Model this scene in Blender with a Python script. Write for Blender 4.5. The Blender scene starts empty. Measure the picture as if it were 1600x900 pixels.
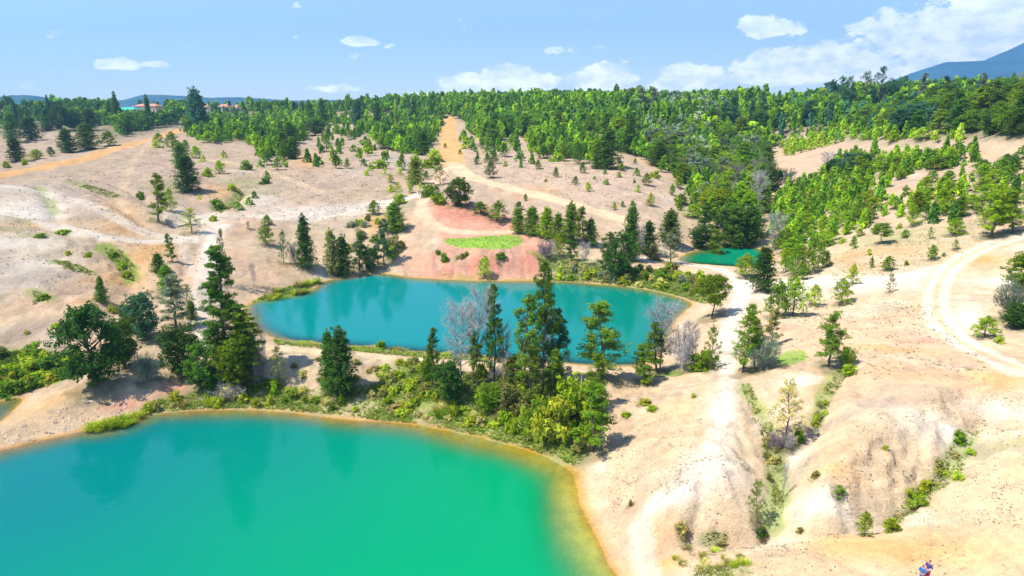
import bpy, math, random
import numpy as np
from mathutils import Vector, Matrix

sc = bpy.context.scene
COL = sc.collection
R = math.radians

# ------------------------------------------------------------------ camera
CAMZ, PITCH, F = 42.0, R(14.3), 1142.0          # F: focal length in pixels of a 1600 px wide frame
cam_d = bpy.data.cameras.new('camera')
cam = bpy.data.objects.new('camera', cam_d)
COL.objects.link(cam)
cam.location = (0, 0, CAMZ)
cam.rotation_euler = (math.pi / 2 - PITCH, 0, 0)
cam_d.sensor_width = 36
cam_d.lens = 36 * F / 1600
cam_d.clip_start = 0.5
cam_d.clip_end = 60000
sc.camera = cam
sc.view_settings.view_transform = 'Standard'
sc.view_settings.look = 'None'
sc.view_settings.exposure = 0.72
sc.view_settings.gamma = 1.0
sc.view_settings.use_curve_mapping = False
sc.cycles.max_bounces = 6
sc.cycles.transparent_max_bounces = 12
sc.cycles.volume_bounces = 0

# ------------------------------------------------------------------ sun + sky
SUN_DIR = Vector((-0.90, -0.36, 1.56)).normalized()        # towards the sun
sun_el = math.asin(SUN_DIR.z)
sun_az = math.atan2(SUN_DIR.x, SUN_DIR.y)
sd = bpy.data.lights.new('sun', 'SUN')
sd.energy = 4.6
sd.angle = R(0.5)
sd.color = (1.0, 0.955, 0.88)
so = bpy.data.objects.new('sun', sd)
COL.objects.link(so)
so.rotation_euler = (-SUN_DIR).to_track_quat('-Z', 'Y').to_euler()

# clouds: (u, v, ru, rv, opacity) as seen in the photograph, turned into directions
CLOUDS = [(185, 101, 32, 9, .75), (165, 96, 16, 6, .7), (240, 101, 24, 4, .45), (561, 64, 24, 8, .9), (415, 54, 18, 4, .3),
          (872, 80, 28, 7, .6), (930, 72, 14, 4, .25), (740, 136, 48, 22, 1), (800, 128, 50, 28, 1), (690, 150, 50, 7, .6), (845, 128, 26, 14, .9),
          (850, 150, 60, 9, .8), (940, 122, 46, 22, 1), (960, 140, 60, 12, .6), (1085, 120, 52, 20, 1), (1060, 132, 60, 8, .6),
          (1200, 42, 44, 16, .75), (1178, 34, 20, 8, .7), (1190, 105, 48, 24, 1), (1230, 118, 60, 16, .9), (1295, 95, 46, 28, 1),
          (1340, 105, 80, 24, 1), (1240, 85, 34, 12, .7), (1400, 115, 80, 22, .9), (1430, 60, 110, 30, .72),
          (1500, 40, 130, 38, .85), (1560, 20, 90, 40, .95), (1470, 85, 110, 22, .75), (1590, 60, 70, 30, .8),
          (1380, 45, 60, 14, .45), (525, 138, 34, 6, .5), (1700, 40, 120, 70, .95), (1850, 90, 150, 40, .8),
          (-150, 110, 70, 14, .7), (-400, 60, 90, 20, .7), (2300, 20, 260, 60, .8)]

def pix_dir(u, v):
    a, b = (u - 800) / F, (450 - v) / F
    cp, sp = math.cos(PITCH), math.sin(PITCH)
    return np.array([a, cp + b * sp, -sp + b * cp])

world = bpy.data.worlds.new('World')
sc.world = world
world.use_nodes = True
wn, wl = world.node_tree.nodes, world.node_tree.links
wn.clear()

def nd(nodes, t, **kw):
    n = nodes.new(t)
    for k, v in kw.items():
        setattr(n, k, v)
    return n

def setin(links, sock, v):
    if hasattr(v, 'is_linked'):
        links.new(v, sock)
    else:
        sock.default_value = v

def mth(nodes, links, op, a, b=None, c=None, clamp=False):
    n = nodes.new('ShaderNodeMath')
    n.operation = op
    n.use_clamp = clamp
    for i, v in enumerate((a, b, c)):
        if v is not None:
            setin(links, n.inputs[i], v)
    return n.outputs[0]

def wm(op, a, b=None, c=None, clamp=False):
    return mth(wn, wl, op, a, b, c, clamp)

sky = nd(wn, 'ShaderNodeTexSky', sky_type='NISHITA')
sky.sun_disc = False
sky.sun_elevation = sun_el
sky.sun_rotation = sun_az % (2 * math.pi)
sky.altitude = 2100
sky.air_density = 1.0
sky.dust_density = 0.25
sky.ozone_density = 2.6
bg1 = wn.new('ShaderNodeBackground')
bg1.inputs['Strength'].default_value = 0.14
skt = nd(wn, 'ShaderNodeMix', data_type='RGBA', blend_type='MULTIPLY')
skt.inputs[0].default_value = 1.0; skt.inputs[7].default_value = (0.95, 0.955, 1.16, 1)
wl.new(sky.outputs[0], skt.inputs[6]); wl.new(skt.outputs[2], bg1.inputs['Color'])
tc = wn.new('ShaderNodeTexCoord')
sep = wn.new('ShaderNodeSeparateXYZ')
wl.new(tc.outputs['Generated'], sep.inputs[0])
sx, sy, sz = sep.outputs
az = wm('ARCTAN2', sx, sy)
el = wm('ARCSINE', sz)
mp = wn.new('ShaderNodeCombineXYZ')
wl.new(az, mp.inputs[0]); wl.new(wm('MULTIPLY', el, 1.7), mp.inputs[1])
def wnoise(scale, detail, rough, off=0.0):
    n = nd(wn, 'ShaderNodeTexNoise')
    n.inputs['Scale'].default_value = scale
    n.inputs['Detail'].default_value = detail
    n.inputs['Roughness'].default_value = rough
    v = nd(wn, 'ShaderNodeVectorMath', operation='ADD')
    wl.new(mp.outputs[0], v.inputs[0]); v.inputs[1].default_value = (off, off * 1.3, 0)
    wl.new(v.outputs[0], n.inputs['Vector'])
    return n.outputs[0]
n_big = wnoise(16, 5, 0.55)
n_fin = wnoise(42, 8, 0.62, 3.1)
n_shade = wnoise(30, 5, 0.6, 7.7)
field = None
for (u, v, ru, rv, op) in CLOUDS:
    d = pix_dir(u, v); d /= np.linalg.norm(d)
    a0, e0 = math.atan2(d[0], d[1]), math.asin(d[2])
    k = math.hypot(*(pix_dir(u, v)[:2])) / math.hypot(1, (u - 800) / F)
    dx = wm('DIVIDE', wm('SUBTRACT', az, a0), ru * 1.25 / F / (1 + ((u - 800) / F) ** 2))
    dy0 = wm('SUBTRACT', el, e0 - rv * .25 / F)
    # flatter undersides, rounded tops
    dyu = wm('DIVIDE', dy0, rv * 1.35 / F)
    dyd = wm('DIVIDE', dy0, -rv * 0.8 / F)
    dy = wm('MAXIMUM', dyu, dyd)
    q = wm('SUBTRACT', 1.0, wm('ADD', wm('MULTIPLY', dx, dx), wm('MULTIPLY', dy, dy)))
    q = wm('MULTIPLY', wm('MAXIMUM', q, -1.0), op)
    field = q if field is None else wm('SMOOTH_MAX', field, q, 0.15)
nz = wm('ADD', wm('MULTIPLY', wm('SUBTRACT', n_big, 0.5), 1.5), wm('MULTIPLY', wm('SUBTRACT', n_fin, 0.5), 1.9))
dens = wm('ADD', field, nz)
mr = nd(wn, 'ShaderNodeMapRange', interpolation_type='SMOOTHSTEP')
wl.new(dens, mr.inputs[0])
mr.inputs[1].default_value = 0.0; mr.inputs[2].default_value = 0.36
mr.inputs[3].default_value = 0.0; mr.inputs[4].default_value = 0.97
# faint thin veil low over the horizon
veil = wm('MULTIPLY', wm('POWER', 2.718, wm('MULTIPLY', wm('ABSOLUTE', el), -8.0)), 0.35)
cover = wm('MAXIMUM', mr.outputs[0], veil)
cr = nd(wn, 'ShaderNodeMapRange')
wl.new(n_shade, cr.inputs[0])
cr.inputs[1].default_value = 0.35; cr.inputs[2].default_value = 0.6
mixc = nd(wn, 'ShaderNodeMix', data_type='RGBA')
wl.new(cr.outputs[0], mixc.inputs[0])
mixc.inputs[6].default_value = (0.86, 0.96, 1.10, 1)
mixc.inputs[7].default_value = (1.42, 1.42, 1.42, 1)
mixv = nd(wn, 'ShaderNodeMix', data_type='RGBA')
wl.new(mr.outputs[0], mixv.inputs[0])
mixv.inputs[6].default_value = (0.50, 0.68, 0.90, 1)
wl.new(mixc.outputs[2], mixv.inputs[7])
bg2 = wn.new('ShaderNodeBackground')
wl.new(mixv.outputs[2], bg2.inputs['Color'])
bg2.inputs['Strength'].default_value = 1.0
msh = wn.new('ShaderNodeMixShader')
wl.new(cover, msh.inputs[0]); wl.new(bg1.outputs[0], msh.inputs[1]); wl.new(bg2.outputs[0], msh.inputs[2])
wo = wn.new('ShaderNodeOutputWorld')
wl.new(msh.outputs[0], wo.inputs['Surface'])

# ------------------------------------------------------------------ numpy noise
rng = np.random.default_rng(7)
PERM = rng.permutation(512)
GR = rng.normal(size=(512, 2)); GR /= np.linalg.norm(GR, axis=1)[:, None]

def perlin(x, y):
    xi, yi = np.floor(x).astype(int), np.floor(y).astype(int)
    xf, yf = x - xi, y - yi
    def g(ix, iy, dx, dy):
        h = PERM[(PERM[ix & 511] + iy) & 511]
        return GR[h, 0] * dx + GR[h, 1] * dy
    u = xf * xf * xf * (xf * (xf * 6 - 15) + 10)
    v = yf * yf * yf * (yf * (yf * 6 - 15) + 10)
    a = g(xi, yi, xf, yf); b = g(xi + 1, yi, xf - 1, yf)
    c = g(xi, yi + 1, xf, yf - 1); d = g(xi + 1, yi + 1, xf - 1, yf - 1)
    return (a + (b - a) * u) * (1 - v) + (c + (d - c) * u) * v

def fbm(x, y, s, o=4, seed=0.0, gain=0.5):
    out, amp, tot = 0, 1.0, 0.0
    for k in range(o):
        f = 2 ** k / s
        out = out + amp * perlin(x * f + seed * 17.3 + k * 5.1, y * f - seed * 9.7 + k * 3.3)
        tot += amp; amp *= gain
    return out / tot * 1.6

def ridged(x, y, s, o=3, seed=0.0):
    out, amp, tot = 0, 1.0, 0.0
    for k in range(o):
        f = 2 ** k / s
        out = out + amp * (1 - np.abs(perlin(x * f + seed * 13.1 + k * 7.7, y * f + seed * 4.9)) * 2.2)
        tot += amp; amp *= 0.5
    return out / tot

def sstep(a, b, x):
    t = np.clip((x - a) / (b - a), 0, 1)
    return t * t * (3 - 2 * t)

# ------------------------------------------------------------------ pixel <-> world
CP, SP = math.cos(PITCH), math.sin(PITCH)

def on_plane(u, v, z):
    a, b = (np.asarray(u, float) - 800) / F, (450 - np.asarray(v, float)) / F
    dz = -SP + b * CP
    t = (np.asarray(z, float) - CAMZ) / dz
    return t * a, t * (CP + b * SP)

def to_pix(x, y, z):
    dz = z - CAMZ
    dep = y * CP - dz * SP
    up = y * SP + dz * CP
    return 800 + F * x / dep, 450 - F * up / dep

# ------------------------------------------------------------------ terrain control points (u, v, z)
CTRL = [
 # left: spit, low ground, bare slopes, road ridge
 (0,690,.8),(80,660,1.2),(130,600,2.6),(180,625,1.6),(60,615,1.4),(230,610,2.2),(0,560,2.0),(60,540,3.0),(0,500,5),(90,500,5.2),
 (0,450,8),(0,400,11.5),(0,350,15),(0,310,17.5),(0,280,19.2),(0,262,18.6),(0,240,18.5),(0,215,20.5),(0,200,22.5),
 (120,450,7.2),(120,400,10.6),(120,350,14),(120,300,17),(120,262,19.4),(120,246,20.4),(120,232,20.0),(120,212,21.5),
 (240,520,4.6),(240,560,3.4),(240,600,2.4),(250,480,5.6),(240,440,7.2),(240,400,9.4),(240,350,12.6),(240,310,15.4),(235,270,18.8),(240,232,22.2),(240,222,22.6),
 (300,600,1.8),(320,560,3.2),(320,500,4.6),(320,450,6.0),(320,400,8.6),(330,350,11.2),(350,320,13),(360,290,15.5),(300,260,18.8),(340,240,20.5),(300,215,23),
 (290,200,24.5),(380,580,3.2),(380,620,1.4),(370,540,4.0),(370,480,4.4),(380,440,5.5),(400,400,7.6),(420,350,10.8),(420,300,14.2),(400,260,18),
 (450,240,19.8),(450,215,22),(450,400,6.2),(480,425,4.4),(520,410,5.2),(500,380,7.6),(520,340,10.6),(520,300,14),(520,270,17),(520,240,20),(520,215,23),
 (540,190,27),(560,176,30.5),(500,178,29.5),(400,190,26),(320,178,28.5),(200,180,27.5),(60,180,27),
 # between lakes
 (430,540,3.8),(450,552,4.2),(470,590,2.4),(470,620,1.0),(530,556,4.1),(540,600,2.2),(600,560,4.1),(620,600,2.2),(620,640,.8),(700,566,4.1),(700,610,2.4),(760,572,4.2),
 (800,580,4.2),(800,630,2.4),(860,590,4.4),(880,640,3.0),(880,690,1.2),(940,590,4.4),(930,650,3.4),(925,700,2.0),(985,585,4.0),(1010,570,3.4),
 # behind lake two
 (600,410,4.4),(600,380,7),(600,350,9.6),(600,330,11),(600,300,13.4),(600,270,16.4),(600,240,19.6),(600,210,23),(610,190,27),
 (640,420,3.6),(650,400,5.6),(640,370,8.6),(670,340,11.4),(700,318,13.4),(740,330,12.2),(790,350,9.6),(850,385,7),(690,397,8.0),(690,370,8.5),(740,372,8.4),(810,366,8.3),
 (830,395,7.2),(720,410,5.7),(800,412,5.7),(760,396,8.1),(860,420,4.0),(700,425,3.4),(780,428,3.4),
 (670,300,14),(700,280,14.8),(705,260,16.2),(705,240,18.2),(702,220,20.6),(700,200,24),(702,188,27),(760,310,13.6),(800,292,15),(760,260,17.6),(770,230,20.6),(780,200,25),
 (850,330,11.8),(850,308,13.6),(850,280,16),(850,250,19),(860,225,21.8),(850,200,26),
 (900,420,4.6),(900,400,6.2),(900,370,8.4),(900,345,10.4),(920,320,12.4),(930,290,15.2),(930,260,18),(950,235,20.6),(940,205,25.5),
 (960,430,4.2),(980,400,5.8),(1000,370,7.6),(980,340,10.4),(1000,310,12.8),(1010,280,15.6),(1010,255,18),(1010,235,20),(1030,205,25),
 (1040,410,4.6),(1060,375,5.6),(1080,340,8),(1080,300,11.2),(1080,270,14),(1090,240,17.4),(1100,215,21.5),
 (1120,370,5.0),(1160,374,4.6),(1160,340,6.0),(1150,300,8.8),(1160,260,12.6),(1180,230,17.0),(1150,200,24),
 (1080,430,4.4),(1120,425,4.8),(1170,432,5.0),(1090,455,3.8),(1120,470,5.0),(1170,480,6.4),(1130,520,6.2),(1100,540,5.2),(1140,555,6.6),(1085,510,4.0),(1060,560,3.8),(1040,585,4.2),
 # valley right of lake three and forest slope
 (1210,390,4.8),(1230,420,5.8),(1240,360,6.2),(1240,320,8.4),(1230,290,10),(1230,260,13),(1240,230,18),(1240,205,23),(1240,185,28),
 (1290,400,7.4),(1300,430,7.4),(1330,370,9.6),(1330,330,11.6),(1320,290,14.6),(1320,260,17.6),(1320,235,21.5),(1320,205,27),(1330,180,33),
 (1400,430,8.6),(1400,400,10),(1400,370,11.6),(1420,340,13.8),(1420,310,16.4),(1420,285,18.8),(1430,255,22.5),(1430,225,27),(1430,195,33),
 (1500,400,11.8),(1500,370,13.8),(1500,340,15.8),(1510,310,18.2),(1510,280,21),(1520,250,24.6),(1520,220,29),(1520,190,35),
 (1600,365,15.2),(1600,340,17),(1600,310,19.6),(1600,280,22.6),(1600,250,26),(1600,225,29.5),(1600,195,35),
 (1600,400,13),(1550,400,12.4),(1600,450,11.6),(1540,440,11.2),(1600,500,10.6),(1540,490,10.2),(1600,540,11),(1560,560,11.4),
 (1480,430,10),(1460,470,9.6),(1480,520,10.2),(1400,470,9),(1400,520,10),(1400,560,10.4),(1300,480,8),(1300,530,8.8),(1240,470,7.2),(1240,520,7.8),(1180,540,7.0),(1180,500,6.6),
 # foreground right
 (1000,610,4.2),(1050,600,5.0),(1130,600,7.4),(1080,640,6.0),(1000,650,3.8),(960,690,2.0),(940,740,1.5),(990,730,3.2),(1050,690,5.4),(1110,660,6.8),(1130,700,6.5),
 (1150,640,7.4),(1160,600,7.4),(1180,640,6.0),(1200,680,5.9),(1215,740,4.9),(1210,800,3.8),(1205,835,2.8),(1190,720,5.0),(1150,750,5.9),(1100,740,6.4),(1060,780,4.6),(1100,800,4.2),(1150,810,3.6),
 (960,790,1.8),(1000,780,3.0),(1000,840,1.9),(1010,890,1.7),(1040,830,2.8),(1050,870,2.0),(985,880,1.0),(1100,850,2.3),(1150,840,2.5),(1060,900,2.6),(1120,890,3.0),
 (1250,620,7.8),(1220,600,8.2),(1240,570,8.4),(1300,600,9.0),(1290,650,7.8),(1270,690,6.6),(1245,740,5.2),(1330,640,9.4),(1300,700,8.6),(1290,740,7.6),(1260,790,4.8),(1330,770,6.4),(1300,810,4.6),(1250,820,3.4),
 (1380,620,10),(1400,660,9.6),(1370,700,8.6),(1380,750,7.0),(1350,800,4.8),(1390,800,4.9),(1340,815,4.4),(1450,620,10.4),(1450,670,9.0),(1430,720,7.4),(1420,775,6.2),
 (1500,590,11),(1540,560,11.2),(1550,620,10.4),(1500,660,9.0),(1490,710,7.9),(1460,755,6.8),(1530,680,8.4),(1560,650,9.2),(1600,600,11.6),(1600,640,10.4),(1600,670,9.8),
 (1170,860,4.4),(1220,850,4.8),(1280,838,5.4),(1350,838,5.9),(1430,810,6.8),(1500,760,8.0),(1560,720,9.2),(1600,700,10),
 (1220,900,5.6),(1300,880,6.4),(1400,860,7.2),(1450,890,7.8),(1550,850,8.8),(1600,780,9.8),(1600,880,9.6),(1500,820,8.2),(1400,960,8.2),(1200,960,6.4),(1650,960,10),
 (1750,700,12),(1750,500,13.5),(1750,380,18),(1750,280,26),(1750,210,35),(-150,640,3),(-150,450,9),(-150,300,19),(-150,240,20),(-150,200,24),(-150,730,1.5),
 # underwater
]
FAR = [ # (u, distance y, z)
 (-150,700,37),(0,640,34),(100,620,33),(200,680,34),(300,660,33),(400,640,32.5),(500,660,33),(560,640,34),(650,700,38.5),(750,690,39),(850,650,38.5),(950,620,39),(1050,600,38.5),(1150,560,38.5),
 (1200,600,40),(1300,620,44),(1400,640,46.5),(1500,650,47.5),(1600,650,48),(1750,650,50),
 (1240,480,36),(1330,500,39.5),(1430,500,42),(1520,500,43.5),(1600,500,44),(1750,500,46),(1100,460,31),(1000,500,34),(900,520,35),(800,560,36),(700,600,36.5),
 (-150,1100,34),(200,1100,34),(500,1100,32),(800,1100,36),(1100,1100,38),(1400,1100,44),(1700,1100,46),
 (-150,1600,20),(400,1600,20),(800,1600,22),(1200,1600,28),(1700,1600,40),
]
# shores: lake polygons in pixels with their level
LAKES = {
 'lower': (0.0, [(-600,1000),(-400,800),(-150,742),(0,706),(40,694),(80,686),(140,670),(150,672),(185,668),(215,655),(250,646),(290,643),(330,641),(400,640),(470,647),(550,657),(640,663),(700,674),(760,687),
      (820,703),(865,719),(893,737),(901,760),(906,790),(922,830),(945,868),(972,905),(1010,960),(1060,1080),(300,1250),(-400,1150)]),
 'upper': (2.5, [(386,486),(392,474),(425,466),(470,460),(492,450),(505,440),(540,433),(590,426),(625,431),(660,435),(720,438),(800,439),(860,439),(930,443),(1000,450),(1050,461),(1084,472),
      (1074,484),(1052,500),(1045,530),(1030,556),(1000,572),(980,571),(930,572),(850,566),(780,560),(700,554),(600,546),(500,538),(430,530),(396,512)]),
 'little': (3.4, [(1058,409),(1068,398),(1090,391),(1120,386),(1150,384),(1190,388),(1212,400),(1200,416),(1150,417),(1100,413)]),
 'pond': (0.6, [(-120,700),(-80,660),(-30,640),(0,628),(36,620),(30,636),(12,650),(0,660),(-60,690)]),
}

def smooth_closed(p, it=2):
    p = np.asarray(p, float)
    for _ in range(it):
        q = np.roll(p, -1, 0)
        p = np.stack([p * .75 + q * .25, p * .25 + q * .75], 1).reshape(-1, p.shape[1])
    return p

def smooth_open(p, it=2):
    p = np.asarray(p, float)
    for _ in range(it):
        m = np.stack([p[:-1] * .75 + p[1:] * .25, p[:-1] * .25 + p[1:] * .75], 1).reshape(-1, p.shape[1])
        p = np.vstack([p[:1], m, p[-1:]])
    return p

def seg_dist(P, poly, closed=False, maxd=1e9):
    """distance of points to a polyline (only within maxd of its box; else maxd)"""
    out = np.full(len(P), float(maxd))
    lo, hi = poly.min(0) - maxd, poly.max(0) + maxd
    sel = np.where((P[:, 0] > lo[0]) & (P[:, 0] < hi[0]) & (P[:, 1] > lo[1]) & (P[:, 1] < hi[1]))[0]
    if len(sel) == 0:
        return out
    Q = P[sel]; best = np.full(len(Q), float(maxd) ** 2)
    A = poly if closed else poly[:-1]
    B = np.roll(poly, -1, 0) if closed else poly[1:]
    for a, b in zip(A, B):
        d = b - a; L = d @ d + 1e-9
        w = Q - a
        t = np.clip((w @ d) / L, 0, 1)
        e = w - t[:, None] * d
        best = np.minimum(best, (e * e).sum(1))
    out[sel] = np.sqrt(best)
    return out

def inside(P, poly):
    out = np.zeros(len(P), bool)
    lo, hi = poly.min(0), poly.max(0)
    sel = np.where((P[:, 0] > lo[0]) & (P[:, 0] < hi[0]) & (P[:, 1] > lo[1]) & (P[:, 1] < hi[1]))[0]
    Q = P[sel]; c = np.zeros(len(Q), bool)
    B = np.roll(poly, -1, 0)
    for a, b in zip(poly, B):
        if a[1] == b[1]:
            continue
        m = ((a[1] > Q[:, 1]) != (b[1] > Q[:, 1])) & (Q[:, 0] < (b[0] - a[0]) * (Q[:, 1] - a[1]) / (b[1] - a[1]) + a[0])
        c ^= m
    out[sel] = c
    return out

LK = {}
for k, (z, px) in LAKES.items():
    p = smooth_closed(px, 2)
    x, y = on_plane(p[:, 0], p[:, 1], z)
    LK[k] = (z, np.stack([x, y], 1))

# radial basis surface over (azimuth, log distance)
cu = np.array(CTRL, float)
cx, cy = on_plane(cu[:, 0], cu[:, 1], cu[:, 2])
fx = [((u - 800) / F * (y * CP + (CAMZ - z) * SP), y, z) for u, y, z in FAR]
pts = [(x, y, z) for x, y, z in zip(cx, cy, cu[:, 2])] + fx
for k, (z, poly) in LK.items():        # the lakes take part in the surface
    step = max(1, len(poly) // 26)
    for x, y in poly[::step]:
        if y > 25: pts.append((x, y, z + .05))
for (u, v, z) in [(200,760,-4),(500,740,-4),(600,840,-4),(300,860,-4),(750,800,-3.5),(0,800,-4)]:
    x, y = on_plane(u, v, 0); pts.append((float(x), float(y), z))
for (u, v, z) in [(480,500,-.5),(600,490,-1),(750,500,-1),(900,500,-1),(1000,510,-.5)]:
    x, y = on_plane(u, v, 2.5); pts.append((float(x), float(y), z))
pts = np.array(pts)

def polar(x, y):
    return np.arctan2(x, y), 0.5 * np.log(x * x + y * y + 1e-9)

T, L = polar(pts[:, 0], pts[:, 1])
C = np.stack([T, L], 1)
def phi(d2):
    return np.sqrt(d2 + 0.02 ** 2)
D2 = ((C[:, None] - C[None]) ** 2).sum(2)
n = len(C)
# a dash of smoothing keeps near-duplicate control points from fighting
A = phi(D2) - np.eye(n) * 0.004
M_ = np.zeros((n + 3, n + 3)); M_[:n, :n] = A
M_[:n, n] = 1; M_[:n, n + 1:] = C; M_[n:, :n] = M_[:n, n:].T
W_ = np.linalg.solve(M_, np.concatenate([pts[:, 2], np.zeros(3)]))

def rbf(x, y):
    t, l = polar(x, y)
    t = np.clip(t, -0.82, 0.82); l = np.clip(l, math.log(40), math.log(1700))
    out = np.empty(len(t))
    for i in range(0, len(t), 20000):
        s = slice(i, i + 20000)
        d2 = (t[s, None] - C[None, :, 0]) ** 2 + (l[s, None] - C[None, :, 1]) ** 2
        out[s] = phi(d2) @ W_[:n] + W_[n] + W_[n + 1] * t[s] + W_[n + 2] * l[s]
    return out

# polar sheet
TH = np.concatenate([np.linspace(-math.pi, -0.80, 40)[:-1], np.linspace(-0.76, 0.76, 640), np.linspace(0.80, math.pi, 40)[1:]])
RR = np.concatenate([np.geomspace(0.5, 36, 16)[:-1], np.geomspace(36, 1300, 800), np.geomspace(1300, 5400, 36)[1:]])
NT, NR = len(TH), len(RR)
tt, rr = np.meshgrid(TH, RR, indexing='ij')
X = (np.sin(tt) * rr).ravel(); Y = (np.cos(tt) * rr).ravel(); RAD = rr.ravel()
XY = np.stack([X, Y], 1)
H = rbf(X, Y)
H = H + (5.0 - H) * sstep(60, 0, Y) * sstep(1.0, 2.0, np.abs(tt.ravel()))
FAR_M = sstep(1400, 2400, RAD)
H = H * (1 - FAR_M) + 22 * FAR_M

def shore_d(P, maxd=60.):
    """signed distance to the nearest shore (positive on land), its level and lake id"""
    best = np.full(len(P), maxd); lvl = np.zeros(len(P)); idx = np.full(len(P), -1)
    for i, (k, (z, poly)) in enumerate(LK.items()):
        d = seg_dist(P, poly, True, maxd)
        ins = inside(P, poly)
        s = np.where(ins, -d, d)
        m = s < best
        best = np.where(m, s, best); lvl = np.where(m, z, lvl); idx = np.where(m, i, idx)
    return best, lvl, idx
SD, LVL, LID = shore_d(XY)
# wobble of the shoreline
SDw = SD + fbm(X, Y, 7., 3, 2.2) * 0.55 * sstep(0, 30, RAD)
land = sstep(-1, 5, SD)
# relief
near_amp = 0.62 + .45 * sstep(100, 150, RAD) + 1.0 * sstep(180, 600, RAD)
H = H + land * sstep(0.5, 14, SD) * near_amp * fbm(X, Y, 22., 4, 1.0)
rill = ridged(X + 3 * fbm(X, Y, 14., 2, 5.), Y * 0.7 + 3 * fbm(X, Y, 14., 2, 6.), 9., 3, 3.)
H = H - land * sstep(1.5, 8, SD) * (0.42 + .3 * sstep(130, 90, RAD) * (X > 8)) * np.clip(rill - 0.45, 0, 1) ** 1.2 * 2.0 * (1 + sstep(200, 500, RAD))
H = H + land * sstep(0, 3, SD) * 0.12 * fbm(X, Y, 2.6, 3, 8.)
nearm = sstep(170, 110, RAD) * sstep(2, 7, SD)
r2 = ridged(X + 1.5 * fbm(X, Y, 7., 2, 15.), Y + 1.5 * fbm(X, Y, 7., 2, 16.), 4.2, 3, 9.)
H = H - nearm * sstep(-.3, .5, fbm(X, Y, 24., 2, 17.)) * 0.8 * np.clip(r2 - .42, 0, 1) ** 1.1 + nearm * .22 * fbm(X, Y, 5.5, 3, 18.)

def px_shape(pixels, z_of, it=2, closed=False):
    p = smooth_closed(pixels, it) if closed else smooth_open(pixels, it)
    return z_of(p[:, 0], p[:, 1])

# height look-up on the fine sector of the sheet
I0 = 39; NTF = 640
t0, dt = -0.76, 1.52 / 639
J0 = 15; l0, dl = math.log(36), math.log(1300 / 36) / 799

def height(x, y):
    G = H.reshape(NT, NR)
    t, l = polar(np.asarray(x, float), np.asarray(y, float))
    ft = np.clip((t - t0) / dt, 0, NTF - 1.001); fl = np.clip((l - l0) / dl, 0, 798.999)
    i = ft.astype(int); j = fl.astype(int); a = ft - i; b = fl - j
    i += I0; j += J0
    return (G[i, j] * (1 - a) + G[i + 1, j] * a) * (1 - b) + (G[i, j + 1] * (1 - a) + G[i + 1, j + 1] * a) * b

MARCH = np.geomspace(38, 1290, 900)
def hit(u, v):
    """ground point seen at a pixel of the photograph"""
    u = np.atleast_1d(np.asarray(u, float)); v = np.atleast_1d(np.asarray(v, float))
    a, b = (u - 800) / F, (450 - v) / F
    dx, dy, dz = a, CP + b * SP, -SP + b * CP
    hl = np.hypot(dx, dy)
    ux, uy, uz = dx / hl, dy / hl, dz / hl
    out = np.zeros((len(u), 2))
    for k in range(len(u)):
        xs, ys = ux[k] * MARCH, uy[k] * MARCH
        g = CAMZ + uz[k] * MARCH - height(xs, ys)
        w = np.where(g < 0)[0]
        if len(w) == 0:
            j = int(np.argmin(g)); r = MARCH[j]
        elif w[0] == 0:
            r = MARCH[0]
        else:
            j = w[0]; r = MARCH[j - 1] + (MARCH[j] - MARCH[j - 1]) * g[j - 1] / (g[j - 1] - g[j])
        out[k] = (ux[k] * r, uy[k] * r)
    return out
def ground(u, v):
    return hit(u, v)

# shape the shores
def shore_profile(H):
    # bed: steep in the north-west, wide shallow shelf along the south-east and the sandy corner of the lower lake
    sx_, sy_ = on_plane(915, 800, 0); qx, qy = on_plane(790, 697, 0)
    shelf = np.exp(-(((X - sx_) / 7) ** 2 + ((Y - sy_) / 26) ** 2)) + 0.9 * np.exp(-(((X - qx) / 14) ** 2 + ((Y - qy) / 7) ** 2))
    ex, ey = on_plane(990, 900, 0)
    shelf = np.clip(shelf + 0.9 * np.exp(-(((X - ex) / 7) ** 2 + ((Y - ey) / 12) ** 2)), 0, 1)
    k = 0.58 - 0.30 * shelf
    bed = LVL - np.minimum(-SDw * k * (0.32 + 0.68 * sstep(.5, 7 + 0 * shelf, -SDw)), 4.5) - 0.02
    lip = LVL + 0.02 + 0.16 * np.clip(SDw, 0, 2) + 0.25 * np.clip(SDw - 2, 0, 60) * 0.4
    w = sstep(0, 7, SDw)
    landH = np.maximum(H, LVL + 0.08 + 0.05 * np.clip(SDw, 0, 6)) * w + np.minimum(lip, np.maximum(H, LVL + .03)) * (1 - w)
    return np.where(SDw < 0, bed, np.where(SDw < 45, landH, H)), shelf
H, SHELF = shore_profile(H)

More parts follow.
